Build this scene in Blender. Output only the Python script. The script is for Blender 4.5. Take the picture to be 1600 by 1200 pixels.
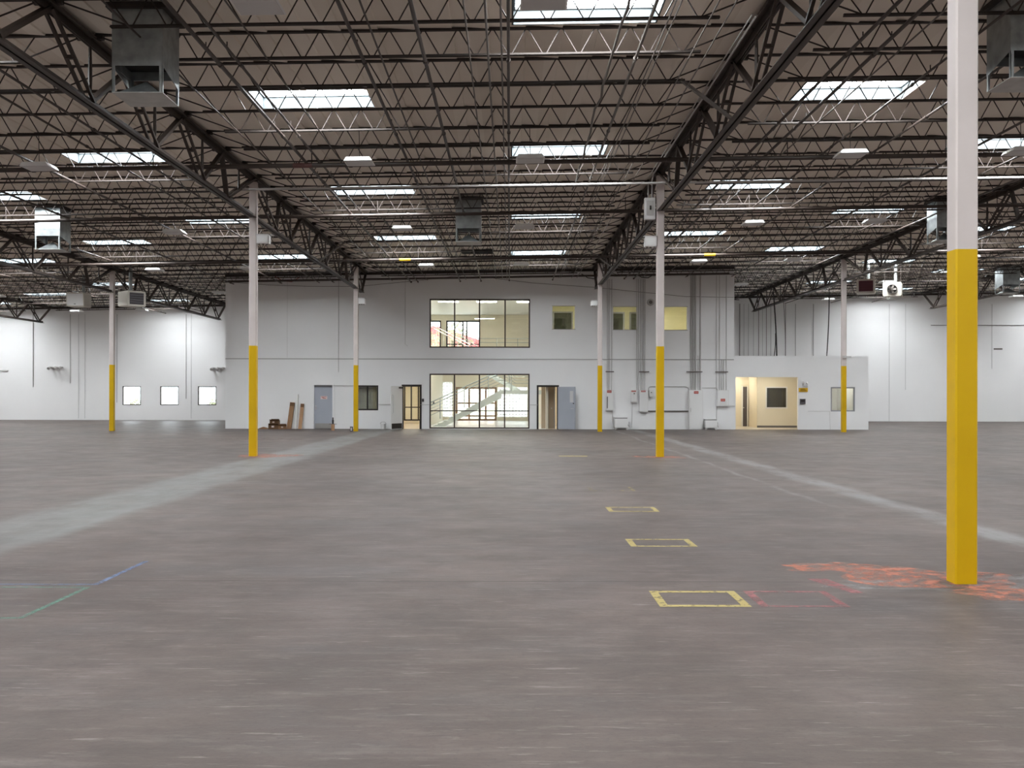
import bpy, math, random
from mathutils import Vector, Matrix
random.seed(7)
scene = bpy.context.scene
for o in list(bpy.data.objects): bpy.data.objects.remove(o)
COL = scene.collection

# ------------------------------------------------------------------ camera, world, exposure
F, H = 1580.0, 1.685                       # focal length in pixels (1600 wide), eye height in metres
cam = bpy.data.cameras.new('camera'); cam.sensor_fit = 'HORIZONTAL'; cam.sensor_width = 36.0
cam.lens = 36.0*F/1600.0
cam.shift_x = 3.5/1600.0; cam.shift_y = 16.0/1600.0
cam.clip_start = 0.05; cam.clip_end = 500
camo = bpy.data.objects.new('camera', cam); COL.objects.link(camo)
camo.location = (0, 0, H)
camo.rotation_euler = (math.radians(90), math.radians(-0.10), 0)
scene.camera = camo

w = bpy.data.worlds.new('sky'); scene.world = w; w.use_nodes = True
bg = w.node_tree.nodes['Background']; bg.inputs[0].default_value = (0.86, 0.93, 1.0, 1); bg.inputs[1].default_value = 7.0
SKYLIGHT_POWER = 43.0
vs = scene.view_settings
vs.view_transform = 'Standard'; vs.look = 'None'; vs.gamma = 1.0; vs.use_curve_mapping = False
vs.exposure = 0.42
scene.display_settings.display_device = 'sRGB'
cy = scene.cycles
cy.use_denoising = True; cy.max_bounces = 8; cy.diffuse_bounces = 4; cy.use_adaptive_sampling = True; cy.adaptive_threshold = 0.02; cy.glossy_bounces = 3
cy.transparent_max_bounces = 12; cy.transmission_bounces = 4; cy.sample_clamp_indirect = 6.0
cy.caustics_reflective = False; cy.caustics_refractive = False
try: cy.use_light_tree = True
except Exception: pass

# ------------------------------------------------------------------ helpers
def srgb(r, g, b):
    f = lambda c: (c/255/12.92) if c/255 <= .04045 else ((c/255+.055)/1.055)**2.4
    return (f(r), f(g), f(b), 1)

class MB:
    """collects shapes into one mesh"""
    def __init__(s): s.v = []; s.f = []
    def box(s, x0, x1, y0, y1, z0, z1):
        b = len(s.v)
        s.v += [(x0,y0,z0),(x1,y0,z0),(x1,y1,z0),(x0,y1,z0),(x0,y0,z1),(x1,y0,z1),(x1,y1,z1),(x0,y1,z1)]
        s.f += [(b,b+3,b+2,b+1),(b+4,b+5,b+6,b+7),(b,b+1,b+5,b+4),(b+1,b+2,b+6,b+5),(b+2,b+3,b+7,b+6),(b+3,b,b+4,b+7)]
        return s
    def bar(s, p, q, wd, ht, up=(0,0,1)):
        p, q = Vector(p), Vector(q); d = (q-p).normalized(); up = Vector(up)
        if abs(d.dot(up)) > .98: up = Vector((0,1,0)) if abs(d.y) < .9 else Vector((1,0,0))
        a = d.cross(up).normalized(); c = a.cross(d).normalized()
        a = a*(wd/2); c = c*(ht/2); b = len(s.v)
        for e in (p, q):
            s.v += [tuple(e-a-c), tuple(e+a-c), tuple(e+a+c), tuple(e-a+c)]
        s.f += [(b+3,b+2,b+1,b),(b+4,b+5,b+6,b+7)] + [(b+i,b+(i+1)%4,b+4+(i+1)%4,b+4+i) for i in range(4)]
        return s
    def tube(s, pts, r, n=8, caps=True):
        pts = [Vector(p) for p in pts]; b = len(s.v)
        for i, p in enumerate(pts):
            d = (pts[min(i+1, len(pts)-1)]-pts[max(i-1, 0)]).normalized()
            up = Vector((0,0,1)) if abs(d.z) < .9 else Vector((0,1,0))
            a = d.cross(up).normalized(); c = a.cross(d).normalized()
            rr = r[i] if isinstance(r, (list, tuple)) else r
            for k in range(n):
                t = 2*math.pi*(k+.5)/n
                s.v.append(tuple(p + a*(math.cos(t)*rr) + c*(math.sin(t)*rr)))
        for i in range(len(pts)-1):
            for k in range(n):
                k2 = (k+1) % n
                s.f.append((b+i*n+k, b+i*n+k2, b+(i+1)*n+k2, b+(i+1)*n+k))
        if caps:
            s.f.append(tuple(b+k for k in range(n))[::-1]); e = b+(len(pts)-1)*n
            s.f.append(tuple(e+k for k in range(n)))
        return s
    def quad(s, *p):
        b = len(s.v); s.v += [tuple(q) for q in p]; s.f.append(tuple(range(b, b+len(p)))); return s
    def prism(s, poly, d0, d1, axis='y'):
        """poly of (a,b) extruded along an axis"""
        b = len(s.v); n = len(poly)
        mk = {'y': lambda a, c, d: (a, d, c), 'x': lambda a, c, d: (d, a, c), 'z': lambda a, c, d: (a, c, d)}[axis]
        s.v += [mk(a, c, d0) for a, c in poly] + [mk(a, c, d1) for a, c in poly]
        s.f += [tuple(range(b, b+n)), tuple(range(b+2*n-1, b+n-1, -1))]
        s.f += [(b+(i+1) % n, b+i, b+n+i, b+n+(i+1) % n) for i in range(n)]
        return s
    def mesh(s, name, mat=None, smooth=False):
        me = bpy.data.meshes.new(name); me.from_pydata(s.v, [], s.f); me.validate(); me.update()
        if mat: me.materials.append(mat)
        if smooth: me.polygons.foreach_set('use_smooth', [True]*len(me.polygons))
        return me
    def build(s, name, mat, parent=None, loc=(0,0,0), rz=0, smooth=False, ry=0):
        return put(name, s.mesh(name, mat, smooth), parent, loc, rz, ry)

def put(name, me, parent=None, loc=(0,0,0), rz=0, ry=0):
    o = bpy.data.objects.new(name, me); COL.objects.link(o)
    o.location = loc; o.rotation_euler = (0, ry, rz)
    if parent: o.parent = parent
    return o
def tag(o, label, cat, group=None, kind=None):
    if label: o['label'] = label
    if cat: o['category'] = cat
    if group: o['group'] = group
    if kind: o['kind'] = kind
    return o
def thing(name, label, cat, loc=(0,0,0), rz=0, group=None, ry=0):
    o = bpy.data.objects.new(name, None); COL.objects.link(o)
    o.location = loc; o.rotation_euler = (0, ry, rz); o.empty_display_size = .1
    return tag(o, label, cat, group)
def struct(o, label=None, cat=None):
    o['kind'] = 'structure'
    return tag(o, label, cat)
def copy_tree(root, parent=None):
    c = root.copy(); COL.objects.link(c); c.parent = parent
    for ch in list(root.children):
        copy_tree(ch, c)
    return c
ONES = ['','first','second','third','fourth','fifth','sixth','seventh','eighth','ninth','tenth','eleventh','twelfth','thirteenth','fourteenth','fifteenth','sixteenth','seventeenth','eighteenth','nineteenth']
def nth(n):
    if n < 20: return ONES[n]
    t = {2:'twent', 3:'thirt', 4:'fort', 5:'fift'}[n//10]
    return t+'ieth' if n % 10 == 0 else t+'y-'+ONES[n % 10]

# ------------------------------------------------------------------ materials
def newmat(name):
    m = bpy.data.materials.new(name); m.use_nodes = True
    return m, m.node_tree, m.node_tree.nodes['Principled BSDF']
def N(t, typ, **kw):
    n = t.nodes.new(typ)
    for k, v in kw.items():
        if k.startswith('i_'): n.inputs[k[2:].replace('_', ' ')].default_value = v
        else: setattr(n, k, v)
    return n
def mat(name, col, rough=.6, metal=0, var=.0, scale=2.0, col2=None, bump=0, bscale=30, stretch=(1,1,1), spec=.4, detail=4):
    m, t, p = newmat(name); L = t.links.new
    p.inputs['Roughness'].default_value = rough; p.inputs['Metallic'].default_value = metal
    p.inputs['Specular IOR Level'].default_value = spec
    p.inputs['Base Color'].default_value = col
    tc = N(t, 'ShaderNodeTexCoord'); mp = N(t, 'ShaderNodeMapping'); mp.inputs['Scale'].default_value = stretch
    L(tc.outputs['Object'], mp.inputs['Vector'])
    if var or col2:
        c2 = col2 or tuple(c*(1-var) for c in col[:3])+(1,)
        nz = N(t, 'ShaderNodeTexNoise'); nz.inputs['Scale'].default_value = scale; nz.inputs['Detail'].default_value = detail
        L(mp.outputs[0], nz.inputs['Vector'])
        cr = N(t, 'ShaderNodeValToRGB'); cr.color_ramp.elements[0].position = .32; cr.color_ramp.elements[1].position = .68
        cr.color_ramp.elements[0].color = c2; cr.color_ramp.elements[1].color = col
        L(nz.outputs['Fac'], cr.inputs[0]); L(cr.outputs[0], p.inputs['Base Color'])
    if bump:
        nb = N(t, 'ShaderNodeTexNoise'); nb.inputs['Scale'].default_value = bscale
        L(mp.outputs[0], nb.inputs['Vector'])
        bp = N(t, 'ShaderNodeBump'); bp.inputs['Strength'].default_value = bump; bp.inputs['Distance'].default_value = .02
        L(nb.outputs['Fac'], bp.inputs['Height']); L(bp.outputs[0], p.inputs['Normal'])
    return m
def emit(name, col, strength):
    m = bpy.data.materials.new(name); m.use_nodes = True; t = m.node_tree; t.nodes.clear()
    e = N(t, 'ShaderNodeEmission'); e.inputs[0].default_value = col; e.inputs[1].default_value = strength
    o = N(t, 'ShaderNodeOutputMaterial'); t.links.new(e.outputs[0], o.inputs[0]); return m
def glass(name, tint=(1,1,1,1), refl=.06, rough=.02):
    m = bpy.data.materials.new(name); m.use_nodes = True; t = m.node_tree; t.nodes.clear()
    tr = N(t, 'ShaderNodeBsdfTransparent'); tr.inputs[0].default_value = tint
    gl = N(t, 'ShaderNodeBsdfGlossy'); gl.inputs['Roughness'].default_value = rough
    mx = N(t, 'ShaderNodeMixShader'); mx.inputs[0].default_value = refl
    o = N(t, 'ShaderNodeOutputMaterial')
    t.links.new(tr.outputs[0], mx.inputs[1]); t.links.new(gl.outputs[0], mx.inputs[2]); t.links.new(mx.outputs[0], o.inputs[0]); return m
def worn(name, col, lo=.42, hi=.52, scale=9, rough=.6, op=1.0):
    """paint worn through to what lies below, by noise"""
    m, t, p = newmat(name); L = t.links.new
    p.inputs['Base Color'].default_value = col; p.inputs['Roughness'].default_value = rough
    tc = N(t, 'ShaderNodeTexCoord'); nz = N(t, 'ShaderNodeTexNoise'); nz.inputs['Scale'].default_value = scale; nz.inputs['Detail'].default_value = 6; nz.inputs['Roughness'].default_value = .7
    L(tc.outputs['Object'], nz.inputs['Vector'])
    mr = N(t, 'ShaderNodeMapRange'); mr.inputs['From Min'].default_value = lo; mr.inputs['From Max'].default_value = hi; mr.inputs['To Max'].default_value = op
    L(nz.outputs['Fac'], mr.inputs['Value']); L(mr.outputs[0], p.inputs['Alpha']); return m

def floor_mat():
    m, t, p = newmat('worn_concrete'); L = t.links.new
    tc = N(t, 'ShaderNodeTexCoord'); sp = N(t, 'ShaderNodeSeparateXYZ'); L(tc.outputs['Object'], sp.inputs[0])
    def noise(scale, stretch=(1,1,1), detail=5, rough=.6):
        mp = N(t, 'ShaderNodeMapping'); mp.inputs['Scale'].default_value = stretch; L(tc.outputs['Object'], mp.inputs['Vector'])
        n = N(t, 'ShaderNodeTexNoise'); n.inputs['Scale'].default_value = scale; n.inputs['Detail'].default_value = detail; n.inputs['Roughness'].default_value = rough
        L(mp.outputs[0], n.inputs['Vector']); return n.outputs['Fac']
    def ramp(src, a, b):
        r = N(t, 'ShaderNodeMapRange'); r.inputs['From Min'].default_value = a; r.inputs['From Max'].default_value = b; L(src, r.inputs['Value']); return r.outputs[0]
    def mathn(op, a, b=None, c=None):
        n = N(t, 'ShaderNodeMath', operation=op)
        for i, x in enumerate((a, b, c)):
            if x is None: continue
            if isinstance(x, (int, float)): n.inputs[i].default_value = x
            else: L(x, n.inputs[i])
        return n.outputs[0]
    def mix(fac, a, b):
        n = N(t, 'ShaderNodeMix', data_type='RGBA')
        L(fac, n.inputs['Factor']) if not isinstance(fac, float) else None
        for i, x in ((6, a), (7, b)):
            if isinstance(x, tuple): n.inputs[i].default_value = x
            else: L(x, n.inputs[i])
        return n.outputs[2]
    A = (.064, .048, .042, 1); B = (.118, .092, .081, 1)
    c = mix(ramp(noise(.22, (1, .8, 1)), .35, .65), A, B)
    c = mix(mathn('MULTIPLY', ramp(noise(.9, (1, 1, 1), 8, .7), .44, .70), .70), c, (.046, .036, .032, 1))       # stains
    c = mix(mathn('MULTIPLY', ramp(noise(.5, (.5, 1.4, 1), 6, .7), .53, .70), .50), c, (.082, .077, .078, 1))    # cool patches
    c = mix(mathn('MULTIPLY', ramp(noise(3.0, (.35, 2.2, 1), 8, .75), .52, .68), .55), c, (.165, .138, .126, 1))     # scuffs
    c = mix(mathn('MULTIPLY', ramp(noise(14, (.16, 1.5, 1), 5, .7), .59, .67), .55), c, (.24, .215, .20, 1))       # scratches
    c = mix(mathn('MULTIPLY', ramp(noise(26, (1, 1, 1), 4, .7), .54, .70), .35), c, (.036, .029, .026, 1))
    c = mix(mathn('MULTIPLY', ramp(noise(4.0, (.55, 1.7, 1), 10, .78), .47, .64), .42), c, (.050, .039, .034, 1))
    # pale lanes of old coating along two column lines
    wob = mathn('MULTIPLY', mathn('SUBTRACT', noise(.7, (1, .5, 1), 6, .7), .5), .55)
    x = mathn('ADD', sp.outputs[0], wob)
    def band(x0, x1, soft):
        a = N(t, 'ShaderNodeMapRange'); a.inputs['From Min'].default_value = x0-soft; a.inputs['From Max'].default_value = x0+soft; L(x, a.inputs['Value'])
        b = N(t, 'ShaderNodeMapRange'); b.inputs['From Min'].default_value = x1+soft; b.inputs['From Max'].default_value = x1-soft; L(x, b.inputs['Value'])
        return mathn('MULTIPLY', a.outputs[0], b.outputs[0])
    near = ramp(sp.outputs[1], 8.5, 12.0)
    wear = ramp(noise(1.3, (1.2, .35, 1), 7, .7), .36, .60)
    l1 = mathn('MULTIPLY', mathn('MULTIPLY', band(-6.75, -5.35, .12), near), mathn('MULTIPLY_ADD', wear, .5, .30))
    c = mix(l1, c, (.150, .152, .147, 1))
    l2 = mathn('MULTIPLY', mathn('MULTIPLY', band(5.65, 6.1, .10), near), mathn('MULTIPLY', wear, .70))
    c = mix(l2, c, (.20, .197, .197, 1))
    l3 = mathn('MULTIPLY', mathn('MULTIPLY', band(4.80, 4.92, .05), ramp(sp.outputs[1], 14, 17)), mathn('MULTIPLY', wear, .6))
    c = mix(l3, c, (.20, .193, .188, 1))
    L(c, p.inputs['Base Color'])
    r = mathn('MULTIPLY_ADD', noise(1.5, (1, 1, 1), 6), .22, .38)
    L(r, p.inputs['Roughness']); p.inputs['Specular IOR Level'].default_value = .20
    bp = N(t, 'ShaderNodeBump'); bp.inputs['Strength'].default_value = .15; bp.inputs['Distance'].default_value = .01
    L(noise(18), bp.inputs['Height']); L(bp.outputs[0], p.inputs['Normal'])
    return m

def deck_mat():
    m, t, p = newmat('roof_insulation_facing'); L = t.links.new
    tc = N(t, 'ShaderNodeTexCoord'); sp = N(t, 'ShaderNodeSeparateXYZ'); L(tc.outputs['Object'], sp.inputs[0])
    def mathn(op, a, b):
        n = N(t, 'ShaderNodeMath', operation=op)
        for i, x in enumerate((a, b)):
            if isinstance(x, (int, float)): n.inputs[i].default_value = x
            else: L(x, n.inputs[i])
        return n.outputs[0]
    ix = mathn('FLOOR', mathn('DIVIDE', sp.outputs[0], .61), 0)
    iy = mathn('FLOOR', mathn('DIVIDE', sp.outputs[1], 3.048), 0)
    wn = N(t, 'ShaderNodeTexWhiteNoise', noise_dimensions='2D'); cb = N(t, 'ShaderNodeCombineXYZ')
    L(ix, cb.inputs[0]); L(iy, cb.inputs[1]); L(cb.outputs[0], wn.inputs['Vector'])
    nz = N(t, 'ShaderNodeTexNoise'); nz.inputs['Scale'].default_value = .8; nz.inputs['Detail'].default_value = 5; L(tc.outputs['Object'], nz.inputs['Vector'])
    f = mathn('ADD', mathn('MULTIPLY', wn.outputs['Value'], .6), mathn('MULTIPLY', nz.outputs['Fac'], .5))
    cr = N(t, 'ShaderNodeValToRGB'); cr.color_ramp.elements[0].color = (.76, .70, .61, 1); cr.color_ramp.elements[1].color = (.94, .895, .81, 1)
    L(f, cr.inputs[0]); L(cr.outputs[0], p.inputs['Base Color']); p.inputs['Roughness'].default_value = .8
    p.inputs['Specular IOR Level'].default_value = .15
    return m

M = {}
M['floor'] = floor_mat()
M['deck'] = deck_mat()
M['wall'] = mat('white_painted_concrete', (.84, .835, .83, 1), .7, var=.045, scale=.35, bump=.05, bscale=12)
M['office'] = mat('white_painted_gypsum', (.85, .85, .85, 1), .65, var=.04, scale=.5, bump=.03, bscale=14)
M['steel'] = mat('brown_primed_steel', (.036, .026, .021, 1), .65, col2=(.022, .016, .013, 1), scale=3)
M['girder'] = mat('brown_grey_primed_girder_steel', (.070, .053, .044, 1), .55, col2=(.040, .030, .025, 1), scale=2)
M['rod'] = mat('joist_rod_steel', (.032, .023, .019, 1), .6)
M['galv'] = mat('galvanised_sheet', (.42, .45, .45, 1), .42, .75, col2=(.27, .29, .29, 1), scale=5, bump=.05, bscale=10)
M['galvpale'] = mat('pale_galvanised_sheet', (.55, .55, .53, 1), .55, .35, col2=(.45, .45, .43, 1), scale=4)
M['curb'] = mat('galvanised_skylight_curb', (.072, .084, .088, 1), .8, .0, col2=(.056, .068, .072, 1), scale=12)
M['dark'] = mat('painted_void_shade', (.010, .010, .010, 1), .9)  # near-black colour standing in for the shade inside openings
M['yellow'] = mat('safety_yellow_paint', (.64, .40, .000, 1), .42, col2=(.58, .355, .000, 1), scale=1.2, spec=.35)
M['colwhite'] = mat('off_white_column_paint', (.63, .565, .54, 1), .5, col2=(.56, .50, .475, 1), scale=1.5)
M['pipe'] = mat('brown_painted_pipe', (.048, .035, .029, 1), .5)
M['conduit'] = mat('painted_grey_conduit', (.50, .485, .47, 1), .5, .0)
M['greypipe'] = mat('grey_conduit', (.14, .122, .11, 1), .5, .2)
M['cable'] = mat('dark_cable_jacket', (.03, .026, .024, 1), .6)
M['white'] = mat('white_enamel', (.80, .80, .79, 1), .4)
M['domeframe'] = mat('aluminium_dome_frame', (.10, .11, .115, 1), .7)
M['fixture'] = mat('white_fixture_enamel', (.84, .84, .83, 1), .4)
M['acrylic'] = mat('unlit_acrylic_lens', (.62, .62, .62, 1), .5)
M['panel'] = mat('light_grey_panel_enamel', (.73, .72, .71, 1), .45)
M['red'] = mat('red_label_plastic', (.42, .035, .020, 1), .5)
M['labelw'] = mat('pale_label_print', (.75, .62, .58, 1), .6)
M['black'] = mat('black_anodised_frame', (.022, .018, .016, 1), .45)
M['bronze'] = mat('bronze_window_frame', (.055, .040, .032, 1), .45)
M['orangewood'] = mat('brown_wood_window_frame', (.25, .13, .06, 1), .5)
M['bluegrey'] = mat('blue_grey_door_paint', (.42, .45, .51, 1), .5, var=.05, scale=2)
M['doorframe'] = mat('grey_door_frame_paint', (.30, .31, .33, 1), .5)
M['kick'] = mat('brushed_kick_plate', (.36, .35, .33, 1), .45, .5)
M['chrome'] = mat('satin_chrome', (.55, .55, .55, 1), .3, .9)
M['cream'] = mat('cream_painted_wall', (.80, .735, .60, 1), .7, var=.03, scale=.8)
M['tan'] = mat('tan_door_veneer', (.38, .31, .23, 1), .6)
M['ivory'] = mat('pale_yellow_office_wall', (.76, .72, .50, 1), .7)
M['base'] = mat('grey_rubber_baseboard', (.17, .165, .16, 1), .6)
M['officefloor'] = mat('beige_sheet_flooring', (.48, .42, .34, 1), .5, var=.08, scale=2)
M['lobbyfloor'] = mat('pale_terrazzo', (.70, .69, .68, 1), .3, var=.08, scale=20)
M['stair'] = mat('pale_green_grey_stair_paint', (.52, .56, .54, 1), .5)
M['rail'] = mat('grey_green_rail_paint', (.30, .335, .33, 1), .45)
M['cardboard'] = mat('brown_cardboard', (.30, .165, .085, 1), .8, var=.25, scale=4)
M['carddark'] = mat('dark_brown_cardboard', (.16, .085, .04, 1), .8, var=.25, scale=6)
M['wood'] = mat('raw_wood_block', (.42, .24, .13, 1), .7, var=.2, scale=8, stretch=(1, 1, .2))
M['pvc'] = mat('white_plastic_pipe', (.78, .77, .73, 1), .4)
M['blind'] = mat('olive_grey_blind_fabric', (.36, .335, .26, 1), .8)
M['glass'] = glass('clear_window_glass', (.96, .98, .97, 1), .05)
M['darkglass'] = glass('tinted_window_glass', (.50, .53, .52, 1), .10)
M['lens'] = emit('daylit_skylight_acrylic', (.93, .97, 1.0, 1), SKYLIGHT_POWER)
M['lamp'] = emit('lit_fluorescent_lens', (1.0, .97, .90, 1), 26.0)
M['lampadded'] = emit('added_warm_lens', (1.0, .94, .80, 1), 20.0)  # glow of the lamps added to light the small rooms
M['ground'] = mat('pale_outdoor_paving', (.70, .66, .60, 1), .9, var=.15, scale=.6)
M['leaf'] = mat('dry_green_foliage', (.40, .41, .27, 1), .8, var=.4, scale=3)
M['bark'] = mat('brown_bark', (.16, .11, .07, 1), .9)
M['redroof'] = mat('red_painted_roof_metal', (.55, .10, .10, 1), .6)
M['maroonband'] = mat('faded_maroon_marker', (.11, .045, .04, 1), .6)
M['purple'] = mat('maroon_heater_grille', (.10, .025, .035, 1), .6)
M['beige'] = mat('beige_heater_enamel', (.62, .59, .52, 1), .5)
M['yelsign'] = mat('yellow_sign_plastic', (.62, .36, .01, 1), .5)
M['olive'] = mat('dark_sign_print', (.12, .075, .01, 1), .6)
M['plaque'] = mat('dark_grey_plaque', (.10, .09, .10, 1), .4)
M['seam'] = mat('grey_joint_sealant', (.42, .415, .405, 1), .8)
M['orangeline'] = mat('red_hose_rubber', (.35, .05, .03, 1), .5)
M['joint'] = mat('dark_floor_joint_filler', (.05, .044, .04, 1), .8)
M['pyel'] = worn('worn_yellow_floor_paint', (.30, .235, .075, 1), .34, .46, 14, op=.95)
M['ppink'] = worn('faded_pink_floor_paint', (.24, .085, .085, 1), .34, .58, 10, op=.85)
M['pblue'] = worn('faded_blue_floor_paint', (.095, .13, .22, 1), .34, .54, 10, op=.85)
M['pgreen'] = worn('faded_green_floor_paint', (.08, .175, .13, 1), .34, .54, 10, op=.8)
M['porange'] = worn('worn_coral_floor_paint', (.36, .125, .075, 1), .43, .58, 6.5, op=.8)
M['pwhite'] = worn('worn_white_floor_paint', (.18, .168, .163, 1), .44, .60, 4, op=.8)
def glassblock_mat():
    m = bpy.data.materials.new('glass_block_masonry'); m.use_nodes = True; t = m.node_tree; t.nodes.clear(); L = t.links.new
    tc = N(t, 'ShaderNodeTexCoord'); mp = N(t, 'ShaderNodeMapping'); mp.inputs['Rotation'].default_value = (math.pi/2, 0, 0)
    L(tc.outputs['Object'], mp.inputs[0])
    br = N(t, 'ShaderNodeTexBrick'); br.offset = 0; br.inputs['Scale'].default_value = 1
    br.inputs['Brick Width'].default_value = .2; br.inputs['Row Height'].default_value = .2; br.inputs['Mortar Size'].default_value = .016
    L(mp.outputs[0], br.inputs['Vector'])
    tr = N(t, 'ShaderNodeBsdfTransparent'); tr.inputs[0].default_value = (.75, .76, .74, 1)
    df = N(t, 'ShaderNodeBsdfDiffuse'); df.inputs[0].default_value = (.55, .56, .52, 1)
    gl = N(t, 'ShaderNodeBsdfTranslucent'); gl.inputs[0].default_value = (.8, .8, .78, 1)
    m1 = N(t, 'ShaderNodeMixShader'); m1.inputs[0].default_value = .55; L(tr.outputs[0], m1.inputs[1]); L(gl.outputs[0], m1.inputs[2])
    m2 = N(t, 'ShaderNodeMixShader'); L(br.outputs['Fac'], m2.inputs[0]); L(m1.outputs[0], m2.inputs[1]); L(df.outputs[0], m2.inputs[2])
    o = N(t, 'ShaderNodeOutputMaterial'); L(m2.outputs[0], o.inputs[0]); return m
M['glassblock'] = glassblock_mat()

# ------------------------------------------------------------------ layout constants
SL = .0175                                  # the roof falls to the left
def zr(x): return SL*(x+1.44)
SLA = -math.atan(SL)                        # rotation about Y
DECK = 7.75
BAY, R0 = 11.02, 4.07                       # column line spacing; the right inner line
LINES = {n: R0+BAY*n for n in range(-4, 4)} # column lines
CY = [9.1, 27.4, 45.7]                      # column rows
JY = [9.1+1.525*k for k in range(-12, 36)]  # joist rows
YB = 64.3                                   # back wall face
YF = 48.85                                  # office front face
XL, XR, Y0 = -40.0, 40.0, -8.0
OX0, OX1 = -13.74, 10.84                    # office block
LX1, LZ = 17.33, 3.56                       # low block
SO = YF/F                                   # metres for a pixel on the office front
def fx(px): return (px-796.5)*SO
def fz(py): return H-(py-616)*SO
BAYNAME = {-3: 'third bay left', -2: 'second bay left', -1: 'first bay left', 0: 'centre bay', 1: 'first bay right', 2: 'second bay right', 3: 'third bay right'}
def bayc(n): return -1.44+BAY*n

# skylights: two columns in each bay, staggered every three joists
SKY = []
for n in range(-3, 4):
    for k in range(-3, 5):
        for dx, y in ((-2.56, 20.53+9.15*k), (2.65, 25.10+9.15*k)):
            x = bayc(n)+dx
            if y < -3.0 or y > YB-1.2: continue
            if y > 47 and OX0-1.3 < x < OX1+3.3: continue
            SKY.append((n, x, y))
SW, SD = 1.16, .60

# ------------------------------------------------------------------ the room shell
fl = MB(); fl.quad((XL, Y0, 0), (XR, Y0, 0), (XR, YB+.3, 0), (XL, YB+.3, 0))
fl.quad((XL, Y0, -.3), (XL, YB+.3, -.3), (XR, YB+.3, -.3), (XR, Y0, -.3))
floor = struct(fl.build('floor', M['floor']), 'worn grey brown concrete warehouse floor with old paint marks', 'floor')

# ceiling: lapped facing panels that sag a little, holes for the skylights
xs = set(); x = XL
while x < XR: xs.add(round(x, 4)); xs.add(round(x+.60, 4)); x += .61
xs.add(XR); ys = set([Y0, YB+.3])
for y in JY:
    if Y0 < y < YB: ys.add(round(y, 4))
for n, sx, sy in SKY:
    xs.update((round(sx-SW, 4), round(sx+SW, 4))); ys.update((round(sy-SD, 4), round(sy+SD, 4)))
xs = sorted(xs); ys = sorted(ys)
def deckz(x):
    u = ((x-XL)/.61) % 1.0
    return DECK+zr(x)-.030*u-.022*abs(math.sin(math.pi*(x-.2)/1.22))
verts = [(x, y, deckz(x)) for y in ys for x in xs]; faces = []; nx = len(xs)
import bisect
holes = set()
for n, sx, sy in SKY:
    i0 = xs.index(round(sx-SW, 4)); i1 = xs.index(round(sx+SW, 4)); j0 = ys.index(round(sy-SD, 4)); j1 = ys.index(round(sy+SD, 4))
    for j in range(j0, j1):
        for i in range(i0, i1): holes.add((i, j))
for j in range(len(ys)-1):
    for i in range(nx-1):
        if (i, j) not in holes: faces.append((j*nx+i, (j+1)*nx+i, (j+1)*nx+i+1, j*nx+i+1))
cb = MB(); cb.v = verts; cb.f = faces
ceiling = struct(cb.build('ceiling', M['deck']), 'beige roof underside of lapped panels above the steel joists', 'ceiling')

def wall_cells(x0, x1, z0, z1, y0, y1, holes, top=None):
    m = MB(); xs = sorted({x0, x1, *[h[0] for h in holes], *[h[1] for h in holes]}); zs = sorted({z0, z1, *[h[2] for h in holes], *[h[3] for h in holes]})
    xs = [v for v in xs if x0 <= v <= x1]; zs = [v for v in zs if z0 <= v <= z1]
    for a, b in zip(xs, xs[1:]):
        # merge vertical runs
        run = None
        for c, d in zip(zs, zs[1:]):
            cx, cz = (a+b)/2, (c+d)/2
            solid = not any(h[0] < cx < h[1] and h[2] < cz < h[3] for h in holes)
            if solid: run = (run[0], d) if run else (c, d)
            if (not solid or d == zs[-1]) and run:
                m.box(a, b, y0, y1, run[0], run[1]); run = None
    return m
SB = YB/F
def bx(px): return (px-796.5)*SB
def bz(py): return H-(py-616)*SB
WINB = [(bx(191), bx(220), bz(634), bz(604.5)), (bx(250), bx(279), bz(634), bz(604.5)), (bx(309), bx(338), bz(634), bz(604.5))]
LOBBY_X0, LOBBY_X1 = -4.25, 1.75
LOBH = [(bx(660), bx(689), 3.75, bz(501)), (bx(697), bx(750), 3.75, bz(501)),                 # upper windows
        (bx(712), bx(776), .0, bz(605)),                                                      # entry and sidelights
        (bx(777.5), bx(824), .25, bz(605)), (bx(681), bx(707), .25, bz(597))]                 # glass block
wb = wall_cells(XL, XR, 0, 8.6, YB, YB+.25, WINB+LOBH)
struct(wb.build('wall_back', M['wall']), 'tall white painted rear wall of the warehouse', 'wall')
struct(MB().box(XL-.25, XL, Y0, YB+.25, 0, 8.6).build('wall_left', M['wall']), 'white painted side wall at the far left', 'wall')
struct(MB().box(XR, XR+.25, Y0, YB+.25, 0, 8.9).build('wall_right', M['wall']), 'white painted side wall at the far right', 'wall')
struct(MB().box(XL, XR, Y0-.25, Y0, 0, 8.6).build('wall_front', M['wall']), 'white painted wall behind the viewer', 'wall')

# office block front with its openings
H_UP = (fx(671), fx(828), fz(543.5), fz(467)); H_LOW = (fx(671), fx(827.5), .02, fz(584))
H_D1 = (fx(489), fx(521), 0, fz(600.5)); H_W1 = (fx(556), fx(591), fz(641.5), fz(602.5))
H_D2 = (fx(629), fx(657.5), 0, fz(602.5)); H_D3 = (fx(840), fx(872), 0, fz(603))
H_S1 = (fx(863), fx(898), fz(514), fz(478)); H_S2 = (fx(958), fx(994.5), fz(514.5), fz(479)); H_S3 = (fx(1037), fx(1073.5), fz(515), fz(479))
front = wall_cells(OX0, OX1, 0, 8.2, YF, YF+.2, [H_UP, H_LOW, H_D1, H_W1, H_D2, H_D3, H_S1, H_S2, H_S3])
front.v = [(x, y, min(z, DECK+.03+zr(x))) for x, y, z in front.v]
struct(front.build('wall_office_front', M['office']), 'two storey white office front across the middle of the warehouse', 'wall')
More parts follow.
